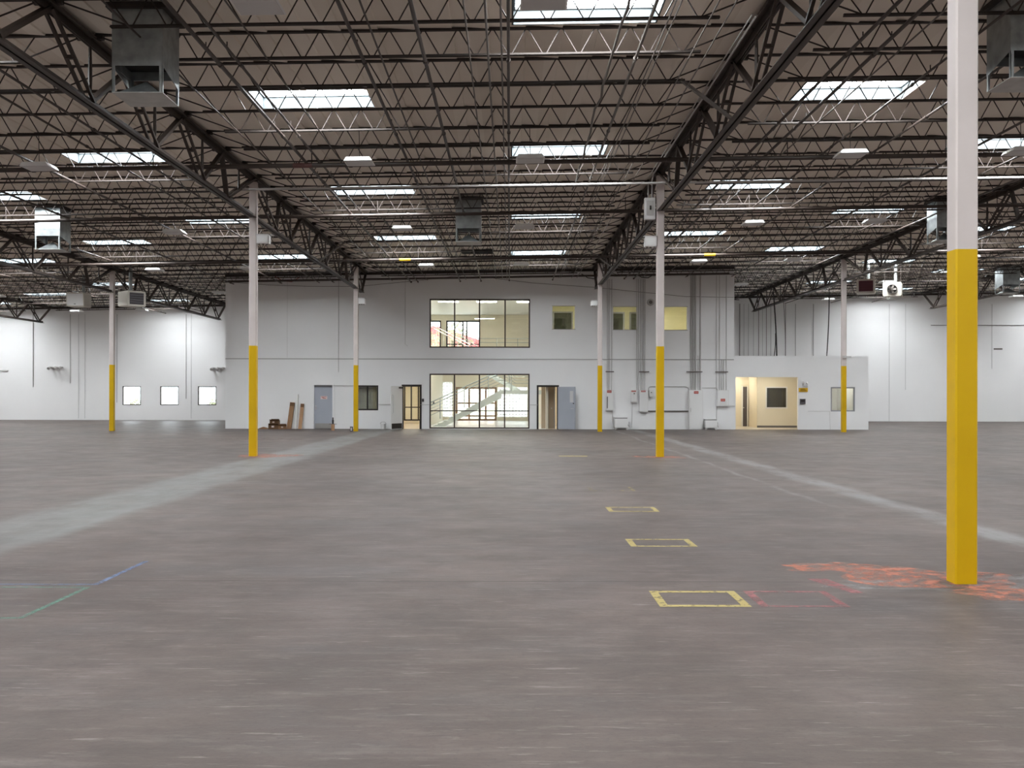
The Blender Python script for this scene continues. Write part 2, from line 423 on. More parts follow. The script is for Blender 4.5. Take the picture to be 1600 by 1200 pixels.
o = MB(); o.box(OX0, OX0+.2, YF+.2, YB, 0, 7.05); o.box(OX1-.2, OX1, YF+.2, YB, 0, 7.05)
struct(o.build('wall_office_sides', M['office']), 'white side walls of the office block', 'wall')
struct(MB().box(OX0, OX1, YF+.2, YB, 7.05, 7.15).build('ceiling_office_light_lid', M['office']), 'unseen flat lid added over the office block against light leaks', 'ceiling')  # unseen slab added to keep light from leaking through
H_AL = (fx(1149.5), fx(1247), 0, fz(588.5)); H_LW = (fx(1298), fx(1336), fz(642), fz(604))
struct(wall_cells(OX1, LX1, 0, LZ, YF, YF+.15, [H_AL, H_LW]).build('wall_low_office_front', M['office']), 'low white office front with a wide opening', 'wall')
o = MB(); o.box(LX1-.15, LX1, YF+.15, 55, 0, LZ); o.box(OX1, LX1-.15, 54.85, 55, 0, LZ)
struct(o.build('wall_low_office_sides', M['office']), 'white side and rear of the low office', 'wall')
struct(MB().box(OX1, LX1, YF+.15, 55, LZ-.12, LZ-.02).build('ceiling_low_office', M['office']), 'flat lid of the low office', 'ceiling')
struct(MB().box(OX0, OX1-.02, YF-.02, YF, fz(562), fz(560.6)).build('trim_1', M['seam']), 'thin grey horizontal joint across the office front', 'trim')
# ledgers where the roof meets walls
def ledger(name, x0, x1, y, lab):
    m = MB(); m.bar((x0, y, DECK-.16+zr(x0)), (x1, y, DECK-.16+zr(x1)), .08, .12)
    return struct(m.build(name, M['steel']), lab, 'trim')
ledger('trim_2', OX0, OX1, YF-.06, 'brown steel ledger along the top of the office front')
ledger('trim_3', XL, OX0-.1, YB-.06, 'brown steel ledger along the top of the rear wall, left of the office')
ledger('trim_4', OX1+.1, XR, YB-.06, 'brown steel ledger along the top of the rear wall, right of the office')

# ------------------------------------------------------------------ floor markings (parts of the floor)
def rect_mark(name, x0, x1, y0, y1, wx, wy, m, sides='lrnf', lab=None):
    b = MB(); z = .002
    def q(a, c, d, e): b.quad((a, d, z), (c, d, z), (c, e, z), (a, e, z))
    if 'n' in sides: q(x0, x1, y0, y0+wy)
    if 'f' in sides: q(x0, x1, y1-wy, y1)
    if 'l' in sides: q(x0, x0+wx, y0+wy, y1-wy)
    if 'r' in sides: q(x1-wx, x1, y0+wy, y1-wy)
    o = b.build(name, m, floor)
    if lab: o['label'] = lab
rect_mark('yellow_floor_marking', 1.195, 1.925, 8.02, 8.67, .07, .075, M['pyel'], lab='nearest worn yellow rectangle painted on the floor')
rect_mark('pink_floor_marking', 2.00, 2.71, 8.02, 8.67, .07, .055, M['ppink'], lab='faded pink rectangle beside the nearest yellow one')
rect_mark('yellow_floor_marking', 1.345, 2.085, 11.19, 11.78, .07, .07, M['pyel'], lab='second worn yellow rectangle from the viewer')
rect_mark('yellow_floor_marking', 1.43, 2.16, 14.52, 15.12, .07, .08, M['pyel'], lab='third worn yellow rectangle from the viewer')
rect_mark('yellow_floor_marking', 1.40, 2.20, 17.65, 18.45, .06, .09, worn('mostly_worn_yellow_floor_paint', (.33, .25, .075, 1), .50, .60, 9), 'lrn', lab='fourth yellow rectangle, mostly worn away')
rect_mark('yellow_floor_marking', 1.34, 2.12, 27.4, 28.4, .08, .35, M['pyel'], 'n', lab='yellow dash on the floor near the middle columns')
rect_mark('blue_floor_marking', -7.6, -3.62, 8.90, 10.2, .055, .04, M['pblue'], 'nr', lab='faded blue line with a corner at the left')
rect_mark('green_floor_marking', -7.6, -3.64, 7.56, 8.80, .05, .04, M['pgreen'], lab='faded green rectangle at the lower left')
def blob(name, cx, cy, rx, ry, m, n=28, seed=1, z=.0012, amp=.35, lab=None):
    r = random.Random(seed); ph = [(r.uniform(0, 6.28), r.uniform(.3, 1)) for _ in range(5)]; pts = []
    for k in range(n):
        a = 2*math.pi*k/n; d = 1+amp*sum(w*math.sin((j+2)*a+p) for j, (p, w) in enumerate(ph))/2.5
        pts.append((cx+rx*d*math.cos(a), cy+ry*d*math.sin(a), z))
    b = MB(); b.quad(*pts); o = b.build(name, m, floor)
    if lab: o['label'] = lab
blob('coral_floor_paint', 3.85, 9.30, .75, .52, M['porange'], seed=4, lab='worn coral paint around the nearest column')
blob('coral_floor_paint', 4.40, 8.55, .62, .32, M['porange'], seed=9, z=.0016)
blob('coral_floor_paint', 3.25, 9.85, .55, .30, M['porange'], seed=12, z=.0018)
blob('white_floor_paint', 4.75, 9.15, .45, .35, M['pwhite'], seed=3, z=.0022, lab='pale worn patch beside the nearest column')
blob('white_floor_paint', 3.55, 8.95, .8, .22, M['pwhite'], seed=6, z=.0009)
blob('coral_floor_paint', 4.0, 27.3, .75, .5, M['porange'], seed=5, lab='coral paint at the right middle column')
blob('coral_floor_paint', -6.6, 27.5, .75, .8, M['porange'], seed=8, lab='coral paint at the left middle column')
blob('coral_floor_paint', -9.2, 37.8, 1.6, 1.0, worn('faint_coral_floor_paint', (.18, .09, .066, 1), .46, .70, 3, op=.6), seed=10)
b = MB()
b.quad((2.72, 9.25, .0024), (2.90, 9.25, .0024), (3.02, 8.55, .0024), (2.92, 8.55, .0024)); b.build('pink_floor_marking', M['ppink'], floor)
for k, (x0, y0, x1, y1, wd) in enumerate([(-12, 9.1, 12, 9.1, .012), (-40, 27.4, 40, 27.4, .02), (-40, 18.25, 40, 18.25, .012), (-40, 45.7, 40, 45.7, .03), (-40, 36.5, 40, 36.5, .02)]):
    b = MB(); b.quad((x0, y0-wd/2, .0006), (x1, y0-wd/2, .0006), (x1, y1+wd/2, .0006), (x0, y1+wd/2, .0006)); b.build('floor_joint', M['joint'], floor)

# ------------------------------------------------------------------ columns
def column(n, yi, lab):
    X, Y = LINES[n], CY[yi]; top = 7.525+zr(X); w2 = .10
    t = thing('steel_column', lab, 'column', (X, Y, 0), group='yellow based steel columns')
    def tubeprof(z0, z1, w2=w2, c=.014):
        p = [(-w2+c, -w2), (w2-c, -w2), (w2, -w2+c), (w2, w2-c), (w2-c, w2), (-w2+c, w2), (-w2, w2-c), (-w2, -w2+c)]
        return MB().prism(p, z0, z1, 'z')
    o = tubeprof(0, 2.985).build('yellow_base', M['yellow'], t); o['label'] = 'lower shaft painted safety yellow'
    o = tubeprof(2.985, top-.02).build('white_shaft', M['colwhite'], t); o['label'] = 'upper shaft painted off white'
    MB().box(-.16, .16, -.16, .16, top-.02, top).build('cap_plate', M['girder'], t)
    return t
column(0, 0, 'nearest column, yellow below and white above, at the right')
column(-1, 1, 'yellow and white column of the middle row, left one')
column(0, 1, 'yellow and white column of the middle row, right one')
column(-2, 2, 'leftmost column of the far row, standing before the rear wall')
column(-1, 2, 'far column beside the blue grey door of the office front')
column(0, 2, 'far column left of the electrical panels')
column(1, 2, 'rightmost column of the far row, before the low office')

# ------------------------------------------------------------------ girder trusses
GZ = 6.535                                   # underside of the bottom chord
GMESH = {}
def gm(key, fn):
    if key not in GMESH: GMESH[key] = fn()
    return GMESH[key]
def double_bar(p, q, gap, wd):
    m = MB()
    for s in (-1, 1): m.bar(Vector(p)+Vector((s*gap/2, 0, 0)), Vector(q)+Vector((s*gap/2, 0, 0)), wd, wd, (1,0,0))
    d = Vector(q)-Vector(p)
    c = Vector(p)+d*.5; m.bar(c-Vector((gap/2, 0, 0)), c+Vector((gap/2, 0, 0)), .06, .06)
    return m
def chords(L, y0, y1, z0, wd, ht):
    m = MB()                                 # two angles back to back with a slot between
    for s in (-1, 1):
        a, b = (.012, wd/2) if s > 0 else (-wd/2, -.012)
        m.box(a, b, y0, y1, z0, z0+.016)
        m.box(a if s > 0 else -.028, .028 if s > 0 else b, y0, y1, z0, z0+ht)
    return m
def topchords(y0, y1, z1, wd, ht):
    m = MB()
    for s in (-1, 1):
        a, b = (.012, wd/2) if s > 0 else (-wd/2, -.012)
        m.box(a, b, y0, y1, z1-.018, z1); m.box(.012 if s > 0 else -.030, .030 if s > 0 else -.012, y0, y1, z1-ht, z1)
        m.box(s*wd/2-.012, s*wd/2+.012, y0, y1, z1-.05, z1)
    return m
ZT = 1.12                                    # top of top chord above bottom chord underside
def girder(n, y0, L, lab, far_end='column', brace=None):
    X = LINES[n]; t = thing('girder_truss', lab, 'roof truss', (X, y0, GZ+zr(X)), group='roof girder trusses')
    be = L-.12 if far_end == 'column' else max(L-1.25, 1.0)
    bs = .12
    put('bottom_chord', gm(('b', round(be, 2)), lambda: chords(L, bs, be, 0, .22, .11).mesh('bottom_chord', M['girder'])), t)
    put('top_chord', gm(('t', L), lambda: topchords(-.0 if y0 > 9 else 0, L, ZT, .24, .14).mesh('top_chord', M['girder'])), t)
    zb, zt = .07, ZT-.08
    def web(a, za, b, zbb, kind):
        key = (kind, round(b-a, 3), za, zbb)
        def mk():
            if kind == 'double': return double_bar((0, 0, za), (0, b-a, zbb), .13, .05).mesh('web_diagonal', M['girder'])
            if kind == 'single': return MB().bar((0, 0, za), (0, b-a, zbb), .11, .07).mesh('web_diagonal', M['girder'])
            return MB().tube([(0, 0, zbb), (0, 0, .45), (0, 0, .6), (0, 0, za)], [.022, .034, .034, .022], 6).mesh('web_vertical', M['girder'])
        put('web_vertical' if kind == 'vert' else 'web_diagonal', gm(key, mk), t, (0, a, 0))
    P = 3.05
    if L > 10:
        web(.12, zt, 2.6, zb, 'double'); web(P, zt, 2.6, zb, 'single'); web(1.5, zt, 1.5, .55, 'vert')
        k = 1
        while k < 5:
            a = P*k; mid = a+P/2
            web(a, zt, mid, zb, 'double'); web(mid, zb, a+P, zt, 'single'); web(mid, zt, mid, zb, 'vert'); k += 1
        if far_end == 'column':
            web(P*5, zt, L-2.6, zb, 'single'); web(L-2.6, zb, L-.12, zt, 'double'); web(L-1.5, zt, L-1.5, .55, 'vert')
        else:
            web(P*5, zt, P*5+1.3, zb, 'double'); web(P*5+1.3, zb, L-.15, zt, 'single'); web(P*5+.7, zt, P*5+.7, .55, 'vert')
    else:
        web(.12, zt, be-.1, zb, 'double'); web(be-.1, zb, L-.1, zt, 'single')
    if brace:
        s, yb = brace
        o = MB().bar((s*1.0, yb, .74), (s*.04, yb+.12, .06), .07, .05).build('brace_strut', M['greypipe'], t)
    return t
girder(-1, 9.1, 18.3, 'brown girder truss at the upper left, passing beside the hanging sheet metal duct', brace=(-1, 9.2))
girder(0, 9.1, 18.3, 'brown girder truss from the nearest column to the right middle column', brace=(-1, 9.15))
girder(-1, 27.4, 18.3, 'brown girder truss between the left middle column and the far column', brace=(1, 9.15))
girder(0, 27.4, 18.3, 'brown girder truss between the right middle column and the far column', brace=(-1, 12.4))
girder(-1, 45.7, YF-.05-45.7, 'short end of girder truss where it meets the office front, left', 'wall')
girder(0, 45.7, YF-.05-45.7, 'short end of girder truss where it meets the office front, right', 'wall')
girder(-2, 27.4, 18.3, 'brown girder truss at the left edge running to the leftmost far column')
girder(1, 27.4, 18.3, 'brown girder truss at the right edge running to the rightmost far column')
girder(-2, 45.7, 18.3, 'brown girder truss from the leftmost far column to the rear wall', 'wall')
girder(1, 45.7, 18.3, 'brown girder truss from the rightmost far column to the rear wall', 'wall')
girder(-3, 45.7, 18.3, 'brown girder truss at the far left ending at the rear wall', 'wall')
girder(2, 45.7, 18.3, 'brown girder truss at the far right ending at the rear wall', 'wall')

# ------------------------------------------------------------------ bar joists
JX = BAY/2-.10; JB = 4.58
mt = MB(); mt.box(-JX, JX, -.038, .038, -.040, .0)
mt.box(-JX-.06, -JX+.12, -.045, .045, -.10, -.03); mt.box(JX-.12, JX+.06, -.045, .045, -.10, -.03)
J_TOP = mt.mesh('top_chord', M['steel'])
mb_ = MB()
for sg_ in (-1, 1):
    mb_.box(-JB, JB, min(sg_*.007, sg_*.040), max(sg_*.007, sg_*.040), -.468, -.456); mb_.box(-JB, JB, min(sg_*.007, sg_*.018), max(sg_*.007, sg_*.018), -.456, -.430)
J_BOT = mb_.mesh('bottom_chord', M['steel'])
mw = MB(); nP = 15; p = 2*(JB-.30)/nP; x0 = -(JB-.30)
for k in range(nP+1):
    xb = x0+p*k
    if k < nP:
        mw.tube([(xb+.03, 0, -.445), (xb+p/2-.02, 0, -.03)], .0115, 5, False)
        mw.tube([(xb+p/2+.02, 0, -.03), (xb+p-.03, 0, -.445)], .0115, 5, False)
mw.tube([(x0-.02, 0, -.445), (-JX+.05, 0, -.05)], .014, 5, False); mw.tube([(-x0+.02, 0, -.445), (JX-.05, 0, -.05)], .014, 5, False)
mw.tube([(x0-.02, 0, -.445), (x0-.32, 0, -.03)], .0115, 5, False); mw.tube([(-x0+.02, 0, -.445), (-x0+.32, 0, -.03)], .0115, 5, False)
J_WEB = mw.mesh('web_rod', M['rod'])
rows_vis = [y for y in JY if y > 11.5 and y < YB-.5]
for y in rows_vis:
    r = len([q for q in rows_vis if q <= y])
    for n in range(-3, 4):
        c = bayc(n)
        if min(abs(c-BAY/2), abs(c+BAY/2)) > .53*y+1.0 and not (c-BAY/2 < 0 < c+BAY/2): continue
        if y > 48.5 and n == 0: continue
        t = thing('bar_joist', f'brown steel bar joist, {nth(r)} row from the viewer, {BAYNAME[n]}', 'roof joist', (c, y, DECK-.02+zr(c)), group='open web roof joists', ry=SLA)
        put('top_chord', J_TOP, t); put('bottom_chord', J_BOT, t); put('web_rod', J_WEB, t)

# ------------------------------------------------------------------ skylights
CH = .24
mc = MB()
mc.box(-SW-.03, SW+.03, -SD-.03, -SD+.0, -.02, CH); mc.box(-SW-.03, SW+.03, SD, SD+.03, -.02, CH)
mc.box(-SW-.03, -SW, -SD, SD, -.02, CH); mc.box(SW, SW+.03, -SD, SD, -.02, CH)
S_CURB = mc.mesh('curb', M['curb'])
ml = MB(); pr = []
nA = 8
for k in range(nA+1):
    a = math.pi*k/nA; pr.append((-SD*math.cos(a), CH+.01+.12*math.sin(a)))
for k in range(nA): ml.quad((-SW, pr[k][0], pr[k][1]), (SW, pr[k][0], pr[k][1]), (SW, pr[k+1][0], pr[k+1][1]), (-SW, pr[k+1][0], pr[k+1][1]))
ml.quad(*[(-SW, a, b) for a, b in pr]); ml.quad(*[(SW, a, b) for a, b in pr[::-1]])
S_LENS = ml.mesh('acrylic_dome', M['lens'])
mf = MB()
mf.box(-SW, SW, -SD, -SD+.035, CH-.03, CH+.01); mf.box(-SW, SW, SD-.035, SD, CH-.03, CH+.01); mf.box(-SW, -SW+.035, -SD, SD, CH-.03, CH+.01); mf.box(SW-.035, SW, -SD, SD, CH-.03, CH+.01)
S_FRAME = mf.mesh('dome_frame', M['domeframe'])
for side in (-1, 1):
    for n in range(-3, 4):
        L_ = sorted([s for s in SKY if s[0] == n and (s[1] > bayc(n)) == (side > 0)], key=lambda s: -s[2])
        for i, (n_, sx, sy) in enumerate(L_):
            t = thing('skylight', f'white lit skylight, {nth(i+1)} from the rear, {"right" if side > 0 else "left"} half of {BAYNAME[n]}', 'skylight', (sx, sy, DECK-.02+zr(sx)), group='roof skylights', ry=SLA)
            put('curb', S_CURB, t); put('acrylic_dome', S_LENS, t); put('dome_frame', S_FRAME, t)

# ------------------------------------------------------------------ unlit fluorescent high bays
mh = MB(); mh.prism([(-.32, 0), (.32, 0), (.26, .085), (-.26, .085)], -.28, .28, 'y')
F_HOUS = mh.mesh('housing', M['fixture'])
F_LENS = MB().box(-.29, .29, -.25, .25, -.012, 0).mesh('lens', M['acrylic'])
F_HANG = MB().tube([(0, 0, .085), (0, 0, .80)], .008, 5).mesh('hanger', M['steel'])
for n in range(-3, 4):
    for side, dx in (('left', -1.94), ('right', 1.89)):
        x = bayc(n)+dx; i = 0
        for k in (5, 4, 3, 2, 1, 0):
            y = 13.55+9.15*k
            if abs(x) > .53*y or (y > 48 and OX0-.5 < x < OX1+.5): continue
            if n == -1 and side == 'left' and k == 2: continue
            i += 1
            t = thing('high_bay_light', f'unlit white fixture, {nth(i)} from the rear, {side} half of {BAYNAME[n]}', 'light fixture', (x, y, 6.90+zr(x)), group='unlit high bay fixtures', ry=SLA)
            put('housing', F_HOUS, t); put('lens', F_LENS, t); put('hanger', F_HANG, t)

# ------------------------------------------------------------------ hanging sheet metal air diffusers
def diffuser(x0, y0, lab, S=.77, mat_side=None):
    cx = x0+S/2; zt = DECK-.05+zr(cx); zb = zt-.96; zp = zb-.40; h = S/2
    t = thing('air_diffuser', lab, 'air duct', (cx, y0+h, 0), group='hanging air diffusers')
    m = MB(); q = .012
    m.box(-h, h, -h, -h+q, zb, zt); m.box(-h, h, h-q, h, zb, zt); m.box(-h, -h+q, -h+q, h-q, zb, zt); m.box(h-q, h, -h+q, h-q, zb, zt)
    m.build('duct_drop', M['galv'], t)
    MB().box(-h+q, h-q, -h+q, h-q, zb+.14, zb+.15).build('throat_shade', M['dark'], t)  # black sheet paints the shade up inside the duct
    for sx in (-1, 1):
        for sy in (-1, 1):
            a, c = sx*h, sy*h
            l = MB(); l.box(min(a, a-sx*.05), max(a, a-sx*.05), min(c, c-sy*.008), max(c, c-sy*.008), zp, zb); l.box(min(a, a-sx*.008), max(a, a-sx*.008), min(c, c-sy*.05), max(c, c-sy*.05), zp, zb)
            l.build('corner_leg', M['galv'], t)
    for s in (-1, 1): MB().prism([(-h, zb), (h, zb), (h, zb-.16), (h-.04, zb-.16)], s*h-.004, s*h+.004, 'x').build('side_gusset', M['galv'], t)
    MB().box(-h, h, -h, h, zp-.012, zp).build('bottom_plate', M['galvpale'], t)
    d = MB(); b = [(-h+.05, -h+.05, zp), (h-.05, -h+.05, zp), (h-.05, h-.05, zp), (-h+.05, h-.05, zp)]; ap = (0, 0, zp+.27)
    for k in range(4): d.quad(b[k], b[(k+1) % 4], ap)
    d.build('deflector_pyramid', M['galv'], t)
    fr = MB()
    for (a, b_, c, e) in ((-h-.07, h+.07, -h-.07, -h), (-h-.07, h+.07, h, h+.07), (-h-.07, -h, -h, h), (h, h+.07, -h, h)): fr.box(a, b_, c, e, zt-.10, zt-.02)
    fr.build('roof_flange', M['steel'], t)
diffuser(-6.05, 15.35, 'large galvanised sheet metal diffuser hanging at the upper left')
diffuser(-1.66, 30.80, 'galvanised sheet metal diffuser hanging above the middle of the hall')
diffuser(-14.57, 31.0, 'bright galvanised diffuser hanging left of the left middle column')
diffuser(7.57, 15.30, 'galvanised diffuser partly hidden by the nearest column, top right corner')
diffuser(13.55, 32.1, 'galvanised diffuser peeking out behind the nearest column')
diffuser(24.6, 50.45, 'far galvanised diffuser at the right edge', S=.85)
# black panel painted as the shade inside a roof opening
o = MB(); zz = DECK-.05+zr(-1.3)
o.box(-2.05, -.72, 42.1, 43.2, zz-.03, zz); o = tag(o.build('roof_hatch_shade', M['dark']), 'black panel painting the shade of a roof hatch behind the middle diffuser', 'hatch')

# ------------------------------------------------------------------ pipes under the roof
def xpipe(x0, x1, y, z, r, m, lab, name='sprinkler_pipe', cat='pipe', hangers=True, group=None, labels=()):
    t = thing(name, lab, cat, ((x0+x1)/2, y, z+zr((x0+x1)/2)), group=group, ry=SLA)
    L = (x1-x0)/2
    MB().tube([(-L, 0, 0), (L, 0, 0)], r, 10).build('pipe_run', m, t)
    if hangers:
        mh = MB().tube([(0, 0, r), (0, 0, DECK-.3-z)], .012, 5).mesh('hanger_rod', M['steel'])
        mk = MB().tube([(-.04, 0, 0), (.04, 0, 0)], r+.012, 10).mesh('coupling', m)
        k = -L+1.4
        while k < L:
            put('hanger_rod', mh, t, (k, 0, 0)); put('coupling', mk, t, (k+.9, 0, 0)); k += 3.67
    for px, c in labels:
        MB().tube([(px-.22, 0, 0), (px+.22, 0, 0)], r+.004, 10, False).build('marker_band', c, t)
    return t
xpipe(-17, 17, 23.4, 7.03, .055, M['pipe'], 'thick brown sprinkler main crossing the hall nearest the viewer', labels=[(-4.8, M['maroonband'])])
xpipe(-20, 20, 29.95, 7.02, .05, M['pipe'], 'brown sprinkler main crossing just behind the middle columns')
xpipe(-27, 26, 39.5, 6.98, .055, M['pipe'], 'brown sprinkler main crossing behind the hanging diffuser of the hall middle', labels=[(-3.6, M['yelsign']), (8.3, M['yelsign'])])
xpipe(-7, 16, 25.95, 7.02, .03, M['conduit'], 'thin grey conduit crossing near the first main', name='conduit_run', cat='conduit', hangers=False)
xpipe(-13.5, 10.5, 48.4, 7.27, .045, M['pipe'], 'rusty brown pipe along the top of the office front', hangers=False, labels=())
def ypipe(x, y0, y1, z, r, m, lab, name='branch_pipe', cat='pipe', wob=0, hang=True):
    pts = []; n = 24 if wob else 1; rr = random.Random(int(x*100))
    t = thing(name, lab, cat, (x, y0, z+zr(x)), group='pipes running along the hall')
    for k in range(n+1):
        pts.append((wob*rr.uniform(-1, 1), (y1-y0)*k/n, wob*rr.uniform(-1, 1)))
    MB().tube(pts, r, 7).build('pipe_run', m, t)
    if hang:
        mh = MB().tube([(0, 0, r), (0, 0, 7.23-z)], .010, 5).mesh('hanger_rod', M['steel']); mk = MB().tube([(0, -.04, 0), (0, .04, 0)], r+.012, 8).mesh('coupling', m)
        k = 2.2
        while k < (y1-y0):
            put('hanger_rod', mh, t, (0, k, 0)); put('coupling', mk, t, (0, k+.8, 0)); k += 4.575
    return t
YP = [(-2.39, 'thicker', .030, 'pipe'), (-2.10, 'thin', .016, 'pipe'), (-1.39, 'thick', .032, 'pipe'), (-.66, 'thin', .014, 'greypipe'), (-.36, 'slim', .018, 'greypipe'), (-.14, 'slender', .016, 'greypipe'), (-.03, 'medium', .026, 'pipe'),
      (2.05, 'medium', .026, 'greypipe'), (2.34, 'thin', .011, 'greypipe'), (2.42, 'thin', .011, 'greypipe'), (2.95, 'thin', .012, 'greypipe'), (3.2, 'thin', .012, 'greypipe'),
      (-4.75, 'thick', .034, 'pipe'), (-4.42, 'medium', .024, 'pipe'), (-3.95, 'thin', .014, 'pipe'), (-5.62, 'thin', .016, 'pipe'),
      (5.50, 'thick', .030, 'pipe'), (5.95, 'thick', .032, 'pipe'), (6.35, 'thin', .014, 'greypipe'), (7.25, 'medium', .022, 'pipe'), (8.4, 'medium', .024, 'pipe'), (10.6, 'thick', .028, 'pipe'), (12.1, 'medium', .022, 'pipe'), (13.4, 'thick', .028, 'pipe'),
      (-8.4, 'medium', .024, 'pipe'), (-9.1, 'medium', .022, 'pipe'), (-10.9, 'thick', .030, 'pipe'), (-13.2, 'thick', .028, 'pipe'), (-15.6, 'medium', .024, 'pipe'), (-19.2, 'medium', .024, 'pipe'), (-21.8, 'medium', .024, 'pipe'), (17.4, 'medium', .024, 'pipe'), (20.3, 'medium', .024, 'pipe'), (22.9, 'medium', .024, 'pipe')]
YP.sort()
for i, (x, wd, r, m) in enumerate(YP):
    y1 = 48.3 if OX0 < x < OX1 else YB-.3
    ys_ = max(9.0, abs(x)/.53-3)
    ypipe(x, ys_, y1, 7.13 if r > .02 else 7.17, r, M[m], f'{wd} {"grey conduit" if m == "greypipe" else "brown pipe"} running away under the joists, {nth(i+1)} from the left', cat='pipe' if m == 'pipe' else 'conduit', name='branch_pipe' if m == 'pipe' else 'conduit_run', hang=r > .02)
ypipe(1.66, 9.0, 27.0, 7.10, .022, M['greypipe'], 'grey cable bundle looped along under the joists near the hall middle', name='cable_bundle', cat='cable', wob=.035, hang=False)
# conduit following the right girder
t = thing('conduit_run', 'pale conduit pair following the underside of the right girder top chord', 'conduit', (R0-.30, 0, 0))
MB().tube([(0, 15.5, 7.40+zr(4)), (0, 26.6, 7.40+zr(4)), (0, 27.05, 7.2+zr(4))], .018, 6).tube([(-.06, 15.5, 7.42+zr(4)), (-.06, 27.0, 7.42+zr(4))], .012, 6).build('pipe_run', M['conduit'], t)

# ------------------------------------------------------------------ boxes on columns
def colbox(x0, x1, y, z0, z1, lab):
    t = thing('emergency_light', lab, 'light fixture', ((x0+x1)/2, y, z0), group='white boxes mounted on the columns')
    w2, h = (x1-x0)/2, z1-z0
    MB().prism([(-w2, 0.02), (w2, .02), (w2, h-.02), (w2-.02, h), (-w2+.02, h), (-w2, h-.02)], -.13, .10, 'y').build('housing', M['panel'], t)
    MB().box(-w2+.03, w2-.03, -.145, -.13, .05, h-.04).build('front_cover', M['white'], t)
    for k in (-1, 0, 1): MB().tube([(k*w2*.6, -.08, 0.025), (k*w2*.6, -.08, -.02)], .018, 8).build('lamp_knob', M['greypipe'], t)
    MB().box(-w2-.03, w2+.03, -.12, .08, h, h+.02).build('top_bracket', M['conduit'], t)
colbox(-6.84, -6.50, 27.4, 5.72, 5.98, 'small white box on the left middle column')
colbox(3.64, 3.96, 27.4, 5.66, 5.95, 'small white box on the right middle column')
colbox(LINES[-1]+.11, LINES[-1]+.42, 45.7, 5.72, 6.00, 'small white box high on the far column by the blue grey door')
colbox(LINES[0]-.42, LINES[0]-.11, 45.7, 5.66, 5.92, 'small white box high on the far column by the electrical panels')
t = thing('disconnect_box', 'grey electrical enclosure high on the right middle column', 'electrical box', (3.80, 27.4, 6.42))
MB().box(-.16, .12, -.10, .10, 0, .58).build('housing', M['panel'], t); MB().box(-.12, .08, -.115, -.10, .1, .5).build('cover', M['conduit'], t); MB().box(-.03, .01, -.14, -.115, .25, .36).build('switch_lever', M['black'], t)
MB().tube([(-.06, 0, .58), (-.06, 0, 1.0)], .02, 6).tube([(.04, 0, .58), (.04, 0, 1.0)], .02, 6).build('conduit_stub', M['conduit'], t)

# ------------------------------------------------------------------ unit heaters
def heater(x, y, z, rz, lab, kind):
    t = thing('unit_heater', lab, 'heater', (x, y, z), rz, group='hanging unit heaters')
    MB().prism([(-.42, .04), (-.38, 0), (.38, 0), (.42, .04), (.42, .62), (.38, .66), (-.38, .66), (-.42, .62)], -.42, .42, 'y').build('casing', M['beige'], t)
    if kind in ('louver', 'maroon'):
        MB().box(-.32, .32, -.435, -.42, .08, .58).build('grille_panel', M['purple'] if kind == 'maroon' else M['plaque'], t)
        for k in range(5): MB().bar((-.31, -.45, .13+.1*k), (.31, -.45, .13+.1*k), .04, .012).build('louver', M['purple'] if kind == 'maroon' else M['steel'], t)
    elif kind == 'fan':
        ring = MB(); ring.tube([(.22*math.cos(a*math.pi/8), -.45, .33+.22*math.sin(a*math.pi/8)) for a in range(17)], .016, 6); ring.build('fan_guard', M['greypipe'], t)
        MB().tube([(0, -.425, .33), (0, -.44, .33)], .21, 16).build('fan_opening_shade', M['dark'], t)  # black disc paints the shade behind the fan blades
        for k in range(5):
            a = k*2*math.pi/5; c, s_ = math.cos(a), math.sin(a)
            MB().bar((.05*c, -.46, .33+.05*s_), (.19*c, -.455, .33+.19*s_), .012, .10, (-s_, .4, c)).build('fan_blade', M['greypipe'], t)
        MB().tube([(0, -.45, .33), (0, -.49, .33)], .05, 8).build('fan_hub', M['greypipe'], t)
    else:
        MB().box(-.38, .38, -.435, -.42, .05, .61).build('access_panel', M['white'], t); MB().box(-.04, .04, -.45, -.435, .10, .13).build('nameplate', M['black'], t)
    fl_ = MB().tube([(.1, .3, .66), (.1, .3, 1.0), (.1, .3, DECK-.05+zr(x)-z)], .075, 10).build('flue', M['galv'], t)
    for sx in (-.36, .36): MB().tube([(sx, 0, .66), (sx, 0, DECK-.06+zr(x)-z)], .012, 5).build('hanger_rod', M['steel'], t)
heater(-20.55, 48.2, 5.80, 0, 'white unit heater left of the leftmost far column', 'plain')
heater(-16.45, 44.0, 5.46, math.radians(48), 'beige unit heater with a dark louvre right of the leftmost far column', 'louver')
heater(16.9, 48.0, 6.48, math.radians(-20), 'beige unit heater with a maroon grille right of the far right column', 'maroon')
heater(18.4, 48.6, 6.40, math.radians(-25), 'beige unit heater with a round fan, near the maroon grille heater', 'fan')
heater(13.8+5.5, 36.0, 7.0, 0, 'pinkish heater box just right of the nearest column', 'plain')

